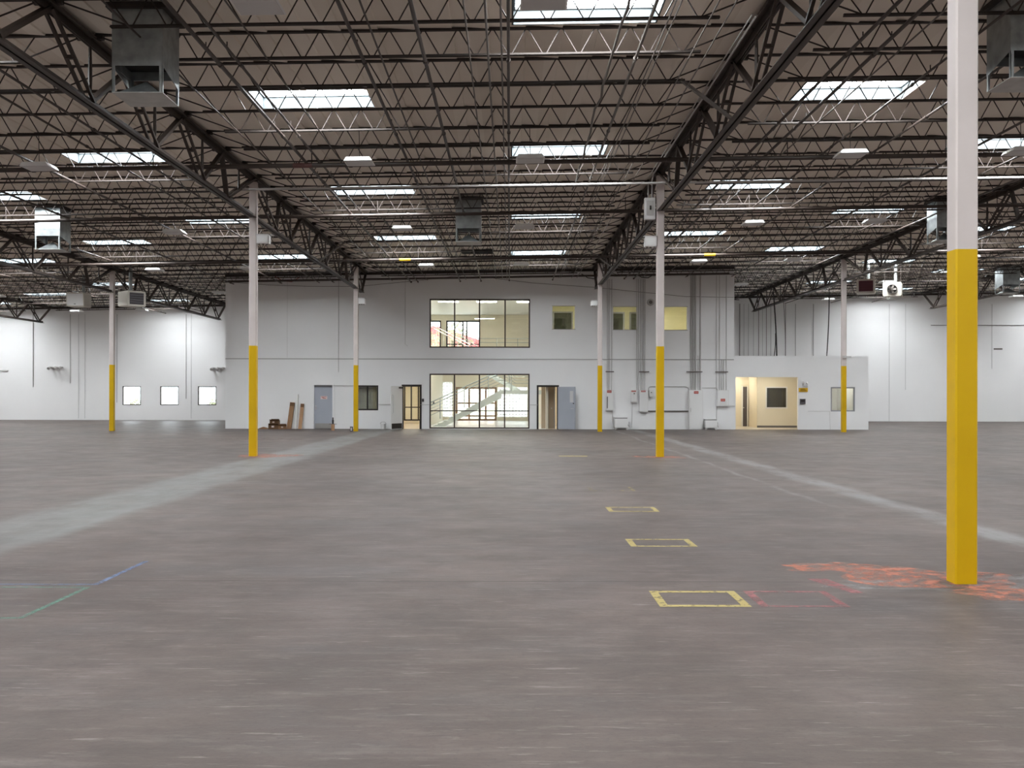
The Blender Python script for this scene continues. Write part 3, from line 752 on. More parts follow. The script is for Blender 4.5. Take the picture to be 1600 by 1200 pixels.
# ------------------------------------------------------------------ rooms behind the office front (open shells, small rooms lit by added lamps)
def room(name, x0, x1, y0, y1, z0, z1, wallm, floorm, lab, back=True, holes=(), sides='lr'):
    m = MB(); q = .06
    if 'l' in sides: m.box(x0-q, x0, y0, y1, z0, z1)
    if 'r' in sides: m.box(x1, x1+q, y0, y1, z0, z1)
    m.box(x0-q, x1+q, y0, y1, z1, z1+q)
    if back:
        w_ = wall_cells(x0, x1, z0, z1, y1-q, y1, list(holes)); b = len(m.v); m.v += w_.v; m.f += [tuple(i+b for i in f) for f in w_.f]
    struct(m.build('wall_'+name, wallm), lab, 'wall')
    struct(MB().box(x0, x1, y0-.15, y1-q, z0-.06, z0+.004).build('floor_'+name, floorm), 'floor of '+lab, 'floor')
def lamp(x, y, z, sx, sy, lab, m='lamp', group='lit office ceiling lights'):
    t = thing('ceiling_light', lab, 'light fixture', (x, y, z), group=group)
    MB().box(-sx, sx, -sy, sy, -.02, .05).build('housing', M['fixture'], t); MB().box(-sx+.02, sx-.02, -sy+.02, sy-.02, -.032, -.021).build('lit_lens', M[m], t)
LUX = -5.5                                   # the upper storey reaches farther left
m = MB(); m.box(LOBBY_X0-.06, LOBBY_X0, YF+.2, YB, 0, 3.4); m.box(LUX-.06, LUX, YF+.2, YB, 3.4, 6.73); m.box(LUX, LOBBY_X0-.06, YF+.2, YB, 3.3, 3.4); m.box(LOBBY_X1, LOBBY_X1+.06, YF+.2, YB, 0, 6.73)
struct(m.build('wall_lobby', M['cream']), 'cream walls of the bright two storey lobby behind the large windows', 'wall')
struct(MB().box(LUX-.06, LOBBY_X1+.06, YF+.2, YB, 6.73, 6.79).build('ceiling_lobby', M['white']), 'white ceiling of the two storey lobby', 'ceiling')
struct(MB().box(LOBBY_X0, LOBBY_X1, YF+.05, YB, -.06, .004).build('floor_lobby', M['lobbyfloor']), 'pale floor of the lobby', 'floor')
struct(MB().box(LUX, LOBBY_X1, YB-.02, YB, bz(494), 6.73).build('trim_5', M['cream']), 'cream band at the top of the rear lobby wall', 'trim')
b_ = wall_cells(LUX, LOBBY_X1, 0, 6.7, YB-.03, YB-.021, LOBH); struct(b_.build('wall_lobby_rear', M['cream']), 'cream rear wall of the lobby around its windows', 'wall')
for k, x in enumerate((-3.3, -1.25, .9)):
    lamp(x, 54.2, 6.66, .55, .30, ['left', 'middle', 'right'][k]+' bright ceiling panel at the top of the upper lobby window', group='lobby ceiling panels')
lamp(-1.55, 62.2, 6.35, .62, .07, 'long thin lit tube light hanging at the rear of the lobby')
lamp(-2.6, 51.4, 6.66, .9, .5, 'wide unseen light panel added near the front of the lobby, left side'); lamp(.1, 51.4, 6.66, .9, .5, 'wide unseen light panel added near the front of the lobby, right side')  # added out of sight above the window to brighten the lobby
# lobby rear windows, entry, glass block
def window(nm, hole, y, fr, mull=(), trans=(), wd=.05, dp=.10, gl='glass', lab='', cat='window', sub=True):
    x0, x1, z0, z1 = hole
    f = MB(); f.box(x0, x1, y, y+dp, z0, z0+wd); f.box(x0, x1, y, y+dp, z1-wd, z1); f.box(x0, x0+wd, y, y+dp, z0+wd, z1-wd); f.box(x1-wd, x1, y, y+dp, z0+wd, z1-wd)
    root = struct(f.build(nm, fr), lab, cat)
    xsn = [x0+wd/2]+list(mull)+[x1-wd/2]; zsn = [z0+wd/2]+list(trans)+[z1-wd/2]
    for m_ in mull: MB().box(m_-wd/2, m_+wd/2, y+.005, y+dp-.005, z0+wd, z1-wd).build('mullion', fr, root)
    for m_ in trans: MB().box(x0+wd, x1-wd, y+.01, y+dp-.01, m_-wd/2.6, m_+wd/2.6).build('transom', fr, root)
    for a, b in zip(xsn, xsn[1:]):
        for c, d in zip(zsn, zsn[1:]): MB().box(a, b, y+dp/2-.004, y+dp/2+.004, c, d).build('pane', M[gl], root)
    return root
window('window_1', LOBH[0], YB+.05, M['black'], wd=.09, lab='dark framed rear lobby window at the upper left')
window('window_2', LOBH[1], YB+.05, M['black'], mull=(bx(723), bx(729)), trans=(bz(538),), wd=.09, lab='wide dark framed rear lobby window looking out on a red roof')
e0, e1 = LOBH[2][:2]
window('door_1', LOBH[2], YB+.05, M['orangewood'], mull=(bx(733), bx(750), bx(759)), trans=(.3, bz(630)), wd=.12, lab='brown framed glass entry of the lobby', cat='door')
for k, h in ((3, LOBH[3]), (4, LOBH[4])):
    struct(MB().box(h[0], h[1], YB+.08, YB+.16, h[2], h[3]).build('window_%d' % k, M['glassblock']), ['', '', '', 'glass block wall right of the lobby entry', 'glass block wall left of the lobby entry'][k], 'window')
# staircase: flight rising to the right, landing, second flight to the left
st = thing('staircase', 'pale grey green lobby stair with steel rails rising to the right', 'staircase', (0, 0, 0))
SY0, SY1 = 52.6, 53.9
sS = SY0/F
def sx(px): return (px-796.5)*sS
def szz(py): return H-(py-616)*sS
xA, zA, xB, zB = sx(684), .17, sx(782), szz(609.5)
nst = 11; dx = (xB-xA)/nst; dz = (zB-zA)/nst
for k in range(nst):
    MB().box(xA+dx*k, xA+dx*(k+1)+.02, SY0+.03, SY1, zA+dz*k-.16, zA+dz*k).build('stair_tread', M['stair'], st)
for yy in (SY0, SY1):
    MB().prism([(xA-.25, 0), (xA+.35, 0), (xB+.05, zB-.42), (xB+.05, zB+.02), (xB-.05, zB-.02), (xA-.05, zA-.13), (xA-.25, zA-.13)], yy-.03, yy+.03, 'y').build('stringer', M['stair'], st)
MB().box(xB+.05, LOBBY_X1, SY0-.03, SY1+1.5, zB-.22, zB).build('landing', M['stair'], st)
def rail(pts_lo, post_n, y, hts=(.35, .52, .69, .86, 1.02), z_off=0):
    (xa, za), (xb, zb2) = pts_lo
    for hh in hts: MB().tube([(xa, y, za+hh), (xb, y, zb2+hh)], .026 if hh > .85 else .012, 6).build('hand_rail' if hh > .85 else 'rail_wire', M['rail'], st)
    for k in range(post_n):
        u = (k+.5)/post_n; MB().tube([(xa+(xb-xa)*u, y, za+(zb2-za)*u-.05), (xa+(xb-xa)*u, y, za+(zb2-za)*u+hts[-1])], .026, 6).build('rail_post', M['rail'], st)
rail(((xA-.5, zA), (xB, zB)), 3, SY0-.02); rail(((xB, zB), (LOBBY_X1, zB)), 2, SY0-.02)
xC, zC = sx(760)-1.2, 3.6
# second flight, behind the first, rising to the left
xD, zD = LOBBY_X1-1.4, zB; xE, zE = -2.6, 3.75
for k in range(12):
    u = (k+.5)/12; MB().box(xD+(xE-xD)*u-.17, xD+(xE-xD)*u+.17, SY1+.25, SY1+1.45, zD+(zE-zD)*u-.05, zD+(zE-zD)*u).build('stair_tread', M['stair'], st)
MB().prism([(xD+.2, zD-.25), (xD+.2, zD+.05), (xE, zE+.05), (xE, zE-.25)], SY1+.18, SY1+.25, 'y').build('stringer', M['stair'], st)
xF, zF = xE-1.6, zE
rail(((xD, zD), (xE, zE)), 4, SY1+.2)
for hh in (.9, 1.05): MB().tube([(LOBBY_X0+.05, SY0-.6, 5.2+hh-.9), (sx(735), SY0-.6, szz(541)+hh-1.0)], .025, 6).build('hand_rail', M['panel'], st)
for k in range(6):
    u = k/6; MB().tube([(LOBBY_X0+.1+(sx(735)-LOBBY_X0)*u, SY0-.6, 3.9), (LOBBY_X0+.1+(sx(735)-LOBBY_X0)*u, SY0-.6, 5.2+(szz(541)-5.2)*u)], .012, 5).build('baluster', M['panel'], st)
# upper walkway guard rail
g = thing('guard_rail', 'thin grey guard rail across the upper lobby', 'railing', (0, 58, 3.55))
for zz in (.75, 1.10, 1.33): MB().tube([(-2.0, 0, zz), (LOBBY_X1, 0, zz)], .018, 6).build('rail_bar', M['rail'], g)
for xx in (-1.9, -.75, .45, 1.6): MB().tube([(xx, 0, 0), (xx, 0, 1.33)], .02, 6).build('rail_post', M['rail'], g)
tag(MB().box(-2.1, LOBBY_X1-.01, 57.9, 60.0, 3.38, 3.55).build('walkway', M['stair']), 'upper walkway slab across the rear of the lobby', 'walkway')
t = thing('exit_sign', 'small red exit light at the right of the lower lobby window', 'sign', (1.05+.55, 55, 2.25))
MB().box(-.15, .12, -.04, .04, 0, .18).build('housing', M['white'], t); MB().box(-.12, .09, -.05, -.04, .03, .15).build('red_face', emit('lit_red_sign', (1, .06, .05, 1), 1.5), t)
t = thing('switch_plate', 'dark switch plate on the left lobby wall', 'switch', (-4.19, 56.2, 1.15))
MB().box(-.06, .0, -.28, .28, 0, .12).build('plate', M['black'], t); MB().box(0, .02, -.15, -.02, .03, .09).build('toggle', M['greypipe'], t)

# big windows in the office front
def mulls(*p): return tuple(fx(v) for v in p)
window('window_5', H_UP, YF+.03, M['bronze'], mull=mulls(710, 749, 789), wd=.065, lab='upper large four pane dark framed window of the lobby')
window('window_6', H_LOW, YF+.03, M['bronze'], mull=mulls(710, 749, 788.5), trans=(fz(642),), wd=.065, lab='lower large dark framed window of the lobby with stairs behind')
window('window_7', H_W1, YF+.02, M['black'], mull=mulls(574), wd=.07, gl='glass', lab='small dark framed window with a drawn blind behind the far column')
t = thing('window_blind', 'olive grey drawn blind behind the small dark window', 'blind', (H_W1[0], YF+.24, H_W1[2]))
for k in range(14):
    a = (H_W1[1]-H_W1[0])/14*k; MB().box(a+.003, a+(H_W1[1]-H_W1[0])/14-.003, 0, .02+.012*(k % 2), 0, H_W1[3]-H_W1[2]).build('blind_slat', M['blind'], t)

# closed blue grey door
def door_slab(w_, h_, m, kick=True, handle=1, y=-.0, name='door', parent=None):
    pass
x0, x1, z0, z1 = H_D1
f = MB(); f.box(x0-.05, x0+.05, YF-.03, YF+.2, 0, z1+.05); f.box(x1-.05, x1+.05, YF-.03, YF+.2, 0, z1+.05); f.box(x0+.05, x1-.05, YF-.03, YF+.2, z1-.05, z1+.05)
d1 = struct(f.build('door_2', M['office']), 'closed blue grey steel door with a kick plate and red notice', 'door')
sl = MB().box(x0+.05, x1-.05, YF+.09, YF+.135, .01, z1-.05).build('door_leaf', M['bluegrey'], d1)
MB().box(x0+.09, x1-.09, YF+.082, YF+.09, .02, .26).build('kick_plate', M['kick'], d1)
MB().box(x0+.05, x1-.05, YF+.07, YF+.09, z1-.16, z1-.05).build('door_header', M['doorframe'], d1)
hd = MB(); hd.tube([(x0+.12, YF+.09, 1.02), (x0+.12, YF+.03, 1.02), (x0+.24, YF+.025, 1.0)], .013, 6); hd.box(x0+.09, x0+.15, YF+.08, YF+.09, .92, 1.14); hd.build('lever_handle', M['chrome'], d1)
sg = MB(); cxs = (x0+x1)/2+.02
sg.box(cxs-.16, cxs+.16, YF+.084, YF+.09, 1.43, 1.58); sg = sg.build('notice', M['labelw'], d1); sg['label'] = 'small white notice with faded red print'
for k, (a, b) in enumerate(((-.13, .13), (-.10, .02), (-.05, .10))): MB().box(cxs+a, cxs+b, YF+.081, YF+.084, 1.535-.04*k, 1.555-.04*k).build('notice_print', M['red'], d1)

# doorway 2: white leaf swung open, vestibule behind
x0, x1, z0, z1 = H_D2
f = MB(); f.box(x0-.04, x0+.04, YF-.02, YF+.2, 0, z1+.04); f.box(x1-.06, x1+.04, YF-.02, YF+.2, 0, z1+.04); f.box(x0+.04, x1-.06, YF-.02, YF+.2, z1-.06, z1+.04)
d2 = struct(f.build('door_3', M['black']), 'open doorway with black frame left of the lobby window', 'door')
hinge = Vector((x0-.02, YF-.03, 0)); an = math.radians(120)
leaf = MB().box(0, .90, -.022, .022, .01, z1-.04).build('door_leaf', M['white'], d2, tuple(hinge), -an); leaf['label'] = 'white door leaf swung outward'
MB().box(.04, .86, .022, .028, .03, .28).build('kick_plate', M['black'], leaf)
MB().tube([(.82, .03, .75), (.82, .09, .80), (.82, .09, 1.6), (.82, .03, 1.65)], .012, 6).build('pull_handle', M['chrome'], leaf); MB().box(.05, .30, .022, .06, 1.95, 2.03).build('door_closer', M['black'], leaf)
room('vestibule', -5.75, -4.36, YF+.2, 52.6, 0, 2.7, M['cream'], M['officefloor'], 'small lit vestibule behind the left open doorway', holes=[(-5.5, -4.4, .0, 2.25)])
window('window_8', (-5.5, -4.4, .3, 2.25), 52.55, M['black'], mull=(-5.12, -4.75), trans=(1.0,), wd=.07, lab='black framed glazed partition seen through the left doorway')
room('rear_office', -7.2, -4.36, 52.7, 58, 0, 2.7, M['cream'], M['officefloor'], 'room beyond the glazed partition')
lamp(-5.1, 50.8, 2.66, .3, .5, 'added ceiling light brightening the left vestibule', 'lampadded'); lamp(-5.4, 55, 2.66, .5, .5, 'added ceiling light brightening the room beyond the glazed partition', 'lampadded')  # both lamps added to light these rooms

# doorway 3: blue grey leaf swung to the right
x0, x1, z0, z1 = H_D3
f = MB(); f.box(x0-.04, x0+.05, YF-.02, YF+.2, 0, z1+.04); f.box(x1-.05, x1+.04, YF-.02, YF+.2, 0, z1+.04); f.box(x0+.05, x1-.05, YF-.02, YF+.2, z1-.05, z1+.04)
d3 = struct(f.build('door_4', M['black']), 'open doorway with black frame right of the lobby window', 'door')
leaf = MB().box(0, .90, -.022, .022, .01, z1-.04).build('door_leaf', M['bluegrey'], d3, (x1+.0, YF-.04, 0), math.radians(-27)); leaf['label'] = 'blue grey door leaf swung open to the right'
MB().tube([(.82, -.022, 1.0), (.82, -.08, 1.0), (.70, -.085, 1.0)], .014, 6).build('lever_handle', M['chrome'], leaf); MB().box(.63, .80, -.03, -.022, 1.30, 1.85).build('vision_panel', M['acrylic'], leaf); MB().tube([(.82, -.022, 1.25), (.82, -.045, 1.25)], .03, 8).build('dead_bolt', M['black'], leaf)
room('corridor', 1.86, 3.4, YF+.2, 54, 0, 2.7, M['cream'], M['officefloor'], 'lit corridor behind the right open doorway', sides='r')
struct(MB().box(1.80, 1.86, YF+.2, 54, 0, 2.7).build('wall_corridor_left', M['cream']), 'left wall of the corridor', 'wall')
dd = struct(MB().box(1.55, 2.17, YF+.75, YF+.80, .01, 2.1).build('door_5', M['tan']), 'tan inner door standing just inside the right doorway', 'door'); MB().tube([(2.05, YF+.75, 1.0), (2.05, YF+.69, 1.0)], .03, 8).build('door_knob', M['chrome'], dd); MB().box(2.17, 2.22, YF+.70, YF+.85, 0, 2.15).build('door_jamb', M['doorframe'], dd)
lamp(2.6, 51.5, 2.66, .3, .5, 'added ceiling light brightening the right corridor', 'lampadded')  # lamp added to light the corridor

# upper small windows and the office behind
for i, h in enumerate((H_S1, H_S2, H_S3)):
    o = MB().box(h[0], h[1], YF+.10, YF+.108, h[2], h[3]).build('window_%d' % (9+i), M['glass']); struct(o, ['leftmost', 'middle', 'rightmost'][i]+' of three small upper office windows', 'window')
    r_ = MB()
    r_.box(h[0]-.03, h[1]+.03, YF-.01, YF, h[2]-.03, h[2]); r_.box(h[0]-.03, h[1]+.03, YF-.01, YF, h[3], h[3]+.02); r_.build('window_reveal', M['seam'], o)
room('upper_office', 1.9, 9.4, YF+.2, 53.2, 3.45, 6.45, M['ivory'], M['officefloor'], 'pale yellow upper office')
struct(MB().box(4.35, 4.42, YF+.2, 53.1, 3.45, 6.45).build('wall_upper_partition', M['ivory']), 'partition between two upper offices', 'wall')
struct(MB().box(7.05, 7.12, YF+.2, 53.1, 3.45, 6.45).build('wall_upper_partition_right', M['ivory']), 'partition of the right upper office', 'wall')
window('window_12', (fx(865)+.12, fx(895)+.25, 4.3, 6.02), 52.9, M['doorframe'], mull=(), wd=.07, gl='darkglass', lab='inner framed pane seen through the leftmost upper window')
window('window_13', (fx(958)+.1, fx(976)+.45, 3.9, 6.0), 52.9, M['doorframe'], wd=.08, gl='darkglass', lab='inner framed pane at the left of the middle upper window')
window('window_14', (fx(983)+.5, fx(994)+1.0, 3.9, 6.0), 52.9, M['doorframe'], trans=(4.9,), wd=.08, gl='darkglass', lab='inner framed pane at the right of the middle upper window')
for x in (3.1, 5.7, 8.2): lamp(x, 51.2, 6.40, .45, .3, {3.1: 'added ceiling light behind the leftmost upper window', 5.7: 'added ceiling light behind the middle upper window', 8.2: 'added ceiling light behind the rightmost upper window'}[x], 'lampadded')  # lamps added to brighten the upper offices

# low office alcove
struct(MB().box(OX1, 14.66, YF+.05, 54.8, -.05, .004).build('floor_alcove', M['officefloor']), 'beige floor of the lit alcove in the low office', 'floor')
aw = MB()
X0a, X1a = fx(1149.5), fx(1247); XRa = 14.66; PX0 = 12.62
aw.box(X0a-.06, X0a, YF+.15, 54.8, 0, 2.9); aw.box(XRa, XRa+.06, YF+.15, 54.8, 0, 2.9); aw.box(X0a, PX0, 53.42, 53.5, 0, 2.9)
HWI = (13.05, 14.16, .98, 2.09)
w_ = wall_cells(PX0, XRa, 0, 2.9, 51.6, 51.75, [HWI]); b_ = len(aw.v); aw.v += w_.v; aw.f += [tuple(i+b_ for i in f) for f in w_.f]
aw.box(PX0, PX0+.1, 51.75, 53.42, 0, 2.9)
struct(aw.build('wall_alcove', M['cream']), 'cream walls of the lit alcove in the low office', 'wall')
struct(MB().box(X0a, XRa, YF+.15, 54.8, 2.9, 2.96).build('ceiling_alcove', M['white']), 'ceiling of the alcove', 'ceiling')
struct(MB().box(PX0, XRa, 51.585, 51.6, 0, .11).build('baseboard_alcove', M['base']), 'grey baseboard of the alcove', 'baseboard')
wi = window('window_15', HWI, 51.56, M['white'], wd=.06, gl='darkglass', lab='square inner window in the cream alcove wall')
room('inner_office', PX0+.12, XRa, 51.8, 54.6, .004, 2.88, mat('dim_grey_office_wall', (.30, .32, .34, 1), .7), M['officefloor'], 'dim room behind the alcove window', sides='')
dk = struct(MB().box(12.30, 12.52, 53.36, 53.41, .01, 2.1).build('door_6', M['plaque']), 'narrow dark grey door deep in the alcove', 'door'); MB().box(12.24, 12.30, 53.34, 53.42, 0, 2.16).build('door_jamb', M['white'], dk); MB().box(12.52, 12.58, 53.34, 53.42, 0, 2.16).build('door_jamb', M['white'], dk); MB().tube([(12.34, 53.36, 1), (12.34, 53.31, 1)], .025, 8).build('door_knob', M['chrome'], dk)
lamp(12.9, 50.2, 2.86, .5, .25, 'added ceiling light brightening the alcove', 'lampadded'); lamp(11.6, 52.6, 2.86, .25, .4, 'added ceiling light brightening the alcove passage', 'lampadded')  # lamps added to light the alcove and its passage
window('window_16', H_LW, YF+.02, M['doorframe'], mull=mulls(1318), wd=.06, lab='grey framed sliding window behind the rightmost far column')
room('low_office', 14.85, LX1-.2, YF+.16, 53, 0.004, 2.9, M['white'], M['officefloor'], 'bright room behind the sliding window')
lamp(15.9, 51, 2.86, .4, .3, 'added ceiling light behind the sliding window', 'lampadded')  # lamp added to light the low office room
t = thing('filing_cabinet', 'grey cabinet behind the sliding window', 'cabinet', (fx(1302)+.35, 51.5, 0)); MB().box(-.25, .25, -.2, .2, 0, 1.45).build('body', M['doorframe'], t)
for k in range(3): MB().box(-.22, .22, -.22, -.2, .1+.45*k, .5+.45*k).build('drawer', M['greypipe'], t)

# ------------------------------------------------------------------ electrical gear on the office front
def panelbox(px0, px1, py0, py1, lab, dp=.15, red=None, extra=None, cat='electrical panel', name='electrical_panel'):
    x0, x1, z0, z1 = fx(px0), fx(px1), fz(py1), fz(py0); z0 = max(z0, .0)
    t = thing(name, lab, cat, ((x0+x1)/2, YF, z0), group='electrical boxes on the office front'); w2, h = (x1-x0)/2, z1-z0
    MB().box(-w2, w2, -dp, 0, 0, h).build('housing', M['panel'], t)
    MB().box(-w2+.025, w2-.025, -dp-.014, -dp, .03, h-.03).build('door', M['white'], t)
    if red:
        a, b, c, d = red; cx = (x0+x1)/2; z0_ = z0
        o = MB().box(fx(a)-cx, fx(b)-cx, -dp-.02, -dp-.014, fz(d)-z0_, fz(c)-z0_).build('warning_label', M['red'], t); o['label'] = 'red warning label'
        za, zb_ = fz(d)-z0_, fz(c)-z0_
        MB().box(fx(a)-cx+.02, fx(b)-cx-.02, -dp-.0215, -dp-.02, za+(zb_-za)*.42, za+(zb_-za)*.58).build('label_print', M['labelw'], t)
    return t, w2, h, dp
t, w2, h, dp = panelbox(947, 958, 609, 641, 'electrical panel with a red label just right of the far column', red=(948, 955, 609.8, 613.4)); MB().box(-w2+.03, -w2+.07, -dp-.02, -dp-.014, .1, h*.68).build('latch_slot', M['plaque'], t)
t, w2, h, dp = panelbox(985.5, 995, 609.5, 628, 'small white safety switch with a red label and knob', red=(986, 993, 610, 612)); MB().tube([(0, -dp-.014, h*.72), (0, -dp-.05, h*.72)], .03, 8).build('switch_knob', M['black'], t)
panelbox(998.5, 1012, 609, 643.5, 'medium electrical panel left of the right middle column', red=(1001, 1008, 610, 612.2))
t, w2, h, dp = panelbox(1014, 1020, 609.5, 620.5, 'tiny switch box beside the right middle column', name='switch_box'); MB().tube([(0, -dp-.014, h*.7), (0, -dp-.05, h*.7)], .025, 8).build('switch_knob', M['black'], t)
t, w2, h, dp = panelbox(1075.5, 1097, 609, 670.5, 'tall floor standing white switchboard with a red label', dp=.22, red=(1083, 1090, 610.8, 614.6)); MB().box(-w2+.06, -w2+.09, -dp-.03, -dp-.014, h*.45, h*.55).build('latch_handle', M['chrome'], t)
t, w2, h, dp = panelbox(1120, 1138, 609, 634, 'wide electrical panel with a red label near the low office', red=(1125, 1132, 622.5, 626.5)); MB().box(-w2+.10, w2-.12, -dp-.018, -dp-.014, .06, h*.33).build('lower_cover', M['panel'], t)
def transformer(px0, px1, py0, lab):
    x0, x1 = fx(px0), fx(px1); h = fz(py0); t = thing('transformer', lab, 'transformer', ((x0+x1)/2, YF-.32, 0), group='floor transformers'); w2 = (x1-x0)/2
    MB().box(-w2, w2, -.24, .24, .10, h-.05).build('casing', M['white'], t); MB().box(-w2+.02, w2-.02, -.22, .22, h-.05, h-.02).build('vent_gap', M['plaque'], t); MB().box(-w2-.01, w2+.01, -.25, .25, h-.02, h).build('lid', M['panel'], t)
    for a in (-w2+.04, w2-.04):
        for b in (-.2, .2): MB().box(a-.03, a+.03, b-.03, b+.03, 0, .1).build('foot', M['panel'], t)
    MB().tube([(w2+.02, 0, .25), (w2+.10, 0, .12), (w2+.12, .25, .35)], .016, 6).build('cable', M['conduit'], t)
transformer(959, 979, 651.5, 'white floor transformer right of the far column')
transformer(1099, 1117, 654, 'white floor transformer right of the tall switchboard')
def vconduit(px, py0, py1, r, lab, m='conduit', y=-.035):
    return tag(MB().tube([(fx(px), YF+y, fz(py1)), (fx(px), YF+y, fz(py0))], r, 7).build('wall_conduit', M[m]), lab, 'conduit', 'vertical conduits on the office front')
for i, px in enumerate((948.6, 951.3, 955.6)): vconduit(px, 436, 609, [.012, .016, .014][i], f'{["left", "middle", "right"][i]} conduit rising from the panel beside the far column')
for i, px in enumerate((994.5, 997.2, 1001, 1004.4, 1007.5)): vconduit(px, 436, 609.5, [.012, .014, .018, .02, .013][i], f'{nth(i+1)} from left of five conduits above the medium panel')
for i, px in enumerate((1079, 1081.6, 1084.2, 1086.6)): vconduit(px, 430, 609, .026, f'{nth(i+1)} of four thick conduits packed above the tall switchboard')
vconduit(1090.5, 555, 609, .014, 'short thin conduit right of the packed conduits'); vconduit(1094, 430, 609, .034, 'thickest conduit above the tall switchboard')
for i, px in enumerate((1119, 1124, 1127, 1130, 1134.5)): vconduit(px, 430 if i in (0, 1, 4) else 562, 609, [.013, .016, .02, .02, .018][i], f'{nth(i+1)} from left of five conduits above the wide panel near the low office')
for i, (a, b) in enumerate(((946, 959), (998, 1014), (1072, 1097), (1117, 1137))):
    tag(MB().box(fx(a), fx(b), YF-.085, YF-.06, fz(581.3), fz(579.8)).build('strut_channel', M['greypipe']), f'{nth(i+1)} from left of the grey struts clamping wall conduits', 'bracket', 'conduit struts')
def hconduit(pts, r, lab, m='conduit'):
    return tag(MB().tube([(fx(a), YF-.03, fz(b)) for a, b in pts], r, 7).build('wall_conduit', M[m]), lab, 'conduit', 'horizontal conduits on the office front')
hconduit([(1013, 612), (1013.5, 606), (1016, 603.5), (1071, 603.5), (1075, 605.5), (1076.5, 609)], .014, 'thin conduit looping from the tiny switch box to the tall switchboard')
hconduit([(1012, 642), (1076, 642)], .03, 'thick conduit between medium panel and tall switchboard', 'greypipe')
hconduit([(1097, 605.3), (1119, 605.3), (1121, 609)], .012, 'thin conduit between tall switchboard and wide panel')
hconduit([(1138, 634), (1148, 634)], .010, 'short thin conduit right of the wide panel')
hconduit([(957, 641), (957, 655), (959, 668)], .014, 'conduit from the panel down to the left transformer'); hconduit([(988, 628), (987, 668)], .010, 'conduit dropping from the small safety switch'); hconduit([(1120, 634), (1119, 668)], .012, 'conduit dropping beside the right transformer')
hconduit([(591, 632), (629, 632)], .010, 'thin conduit between the small dark window and left doorway'); hconduit([(521, 603), (556, 603)], .010, 'thin conduit between blue grey door and small dark window')
hconduit([(657, 632.5), (671, 632.5)], .012, 'short thin conduit left of the lower lobby window'); hconduit([(828, 632.5), (840, 632.5)], .012, 'short thin conduit right of the lower lobby window')
hconduit([(529, 430), (529, 582)], .008, 'thin hanging wire with a hook above the blue grey door', 'greypipe'); hconduit([(633, 432), (633, 538), (637, 541)], .008, 'thin wire drop left of the upper lobby window', 'conduit'); hconduit([(449, 440), (449, 560)], .006, 'faint conduit on the left half of the office front')
hconduit([(352, 441), (420, 446), (480, 448), (560, 448), (640, 440), (720, 431)], .010, 'slack cable strung across the upper left office front', 'greypipe')
hconduit([(740, 431), (830, 442), (930, 449), (1000, 456), (1070, 463), (1146, 464)], .010, 'slack dark cable strung across the upper right office front', 'greypipe')
hconduit([(430, 433), (442, 440), (456, 441), (468, 434)], .018, 'red hose loop under the left pipes', 'orangeline'); hconduit([(908, 428), (918, 434), (930, 436)], .02, 'black cable loop left of the far column', 'cable'); hconduit([(994, 428), (1002, 433), (1012, 434), (1022, 428)], .02, 'black cable loop right of the far column', 'cable')
t = thing('wall_speaker', 'round grey speaker high on the office front', 'speaker', (fx(1016), YF, fz(472))); MB().tube([(0, 0, 0), (0, -.06, 0), (0, -.09, 0)], [.17, .17, .12], 16).build('housing', M['conduit'], t); MB().tube([(0, -.085, 0), (0, -.095, 0)], .09, 14).build('grille', M['greypipe'], t)
t = thing('card_reader', 'small black card reader beside the left doorway', 'card reader', (fx(661), YF, fz(628))); MB().box(-.045, .045, -.04, 0, 0, .15).build('housing', M['black'], t); MB().box(-.03, .03, -.045, -.04, .08, .13).build('face', M['plaque'], t)
# low office wall fittings
t = thing('exit_notice', 'yellow notice board beside the low office opening', 'sign', (fx(1255), YF, fz(611.5))); MB().box(fx(1248)-fx(1255), fx(1262)-fx(1255), -.02, 0, 0, .19).build('board', M['yelsign'], t)
for k in range(2): MB().box(-.15, .15-.06*k, -.023, -.02, .05+.06*k, .075+.06*k).build('print_line', M['olive'], t)
t = thing('wall_lamp', 'small twin head emergency lamp above the yellow notice', 'light fixture', (fx(1257), YF, fz(602))); MB().box(-.10, .10, -.10, 0, 0, .10).build('housing', M['panel'], t)
for s in (-1, 1): MB().tube([(s*.08, -.05, .10), (s*.10, -.13, .15)], [.03, .055], 10).build('lamp_head', M['conduit'], t)
t = thing('intercom', 'dark grey wall plaque below the yellow notice', 'intercom', (fx(1254), YF, fz(630.5))); MB().box(-.13, .13, -.05, 0, 0, .25).build('housing', M['plaque'], t); MB().box(-.09, .09, -.056, -.05, .10, .21).build('screen', M['black'], t)
hconduit([(1262, 641.5), (1296, 641.5), (1297, 670)], .008, 'thin painted conduit on the low office wall')
t = thing('column_camera', 'small grey camera on the rightmost far column', 'camera', (LINES[1], 45.58, fz(562))); MB().box(-.07, .07, -.10, 0, 0, .09).build('housing', M['conduit'], t); MB().tube([(.05, -.05, .045), (.28, -.05, .045)], .03, 8).build('arm', M['conduit'], t)
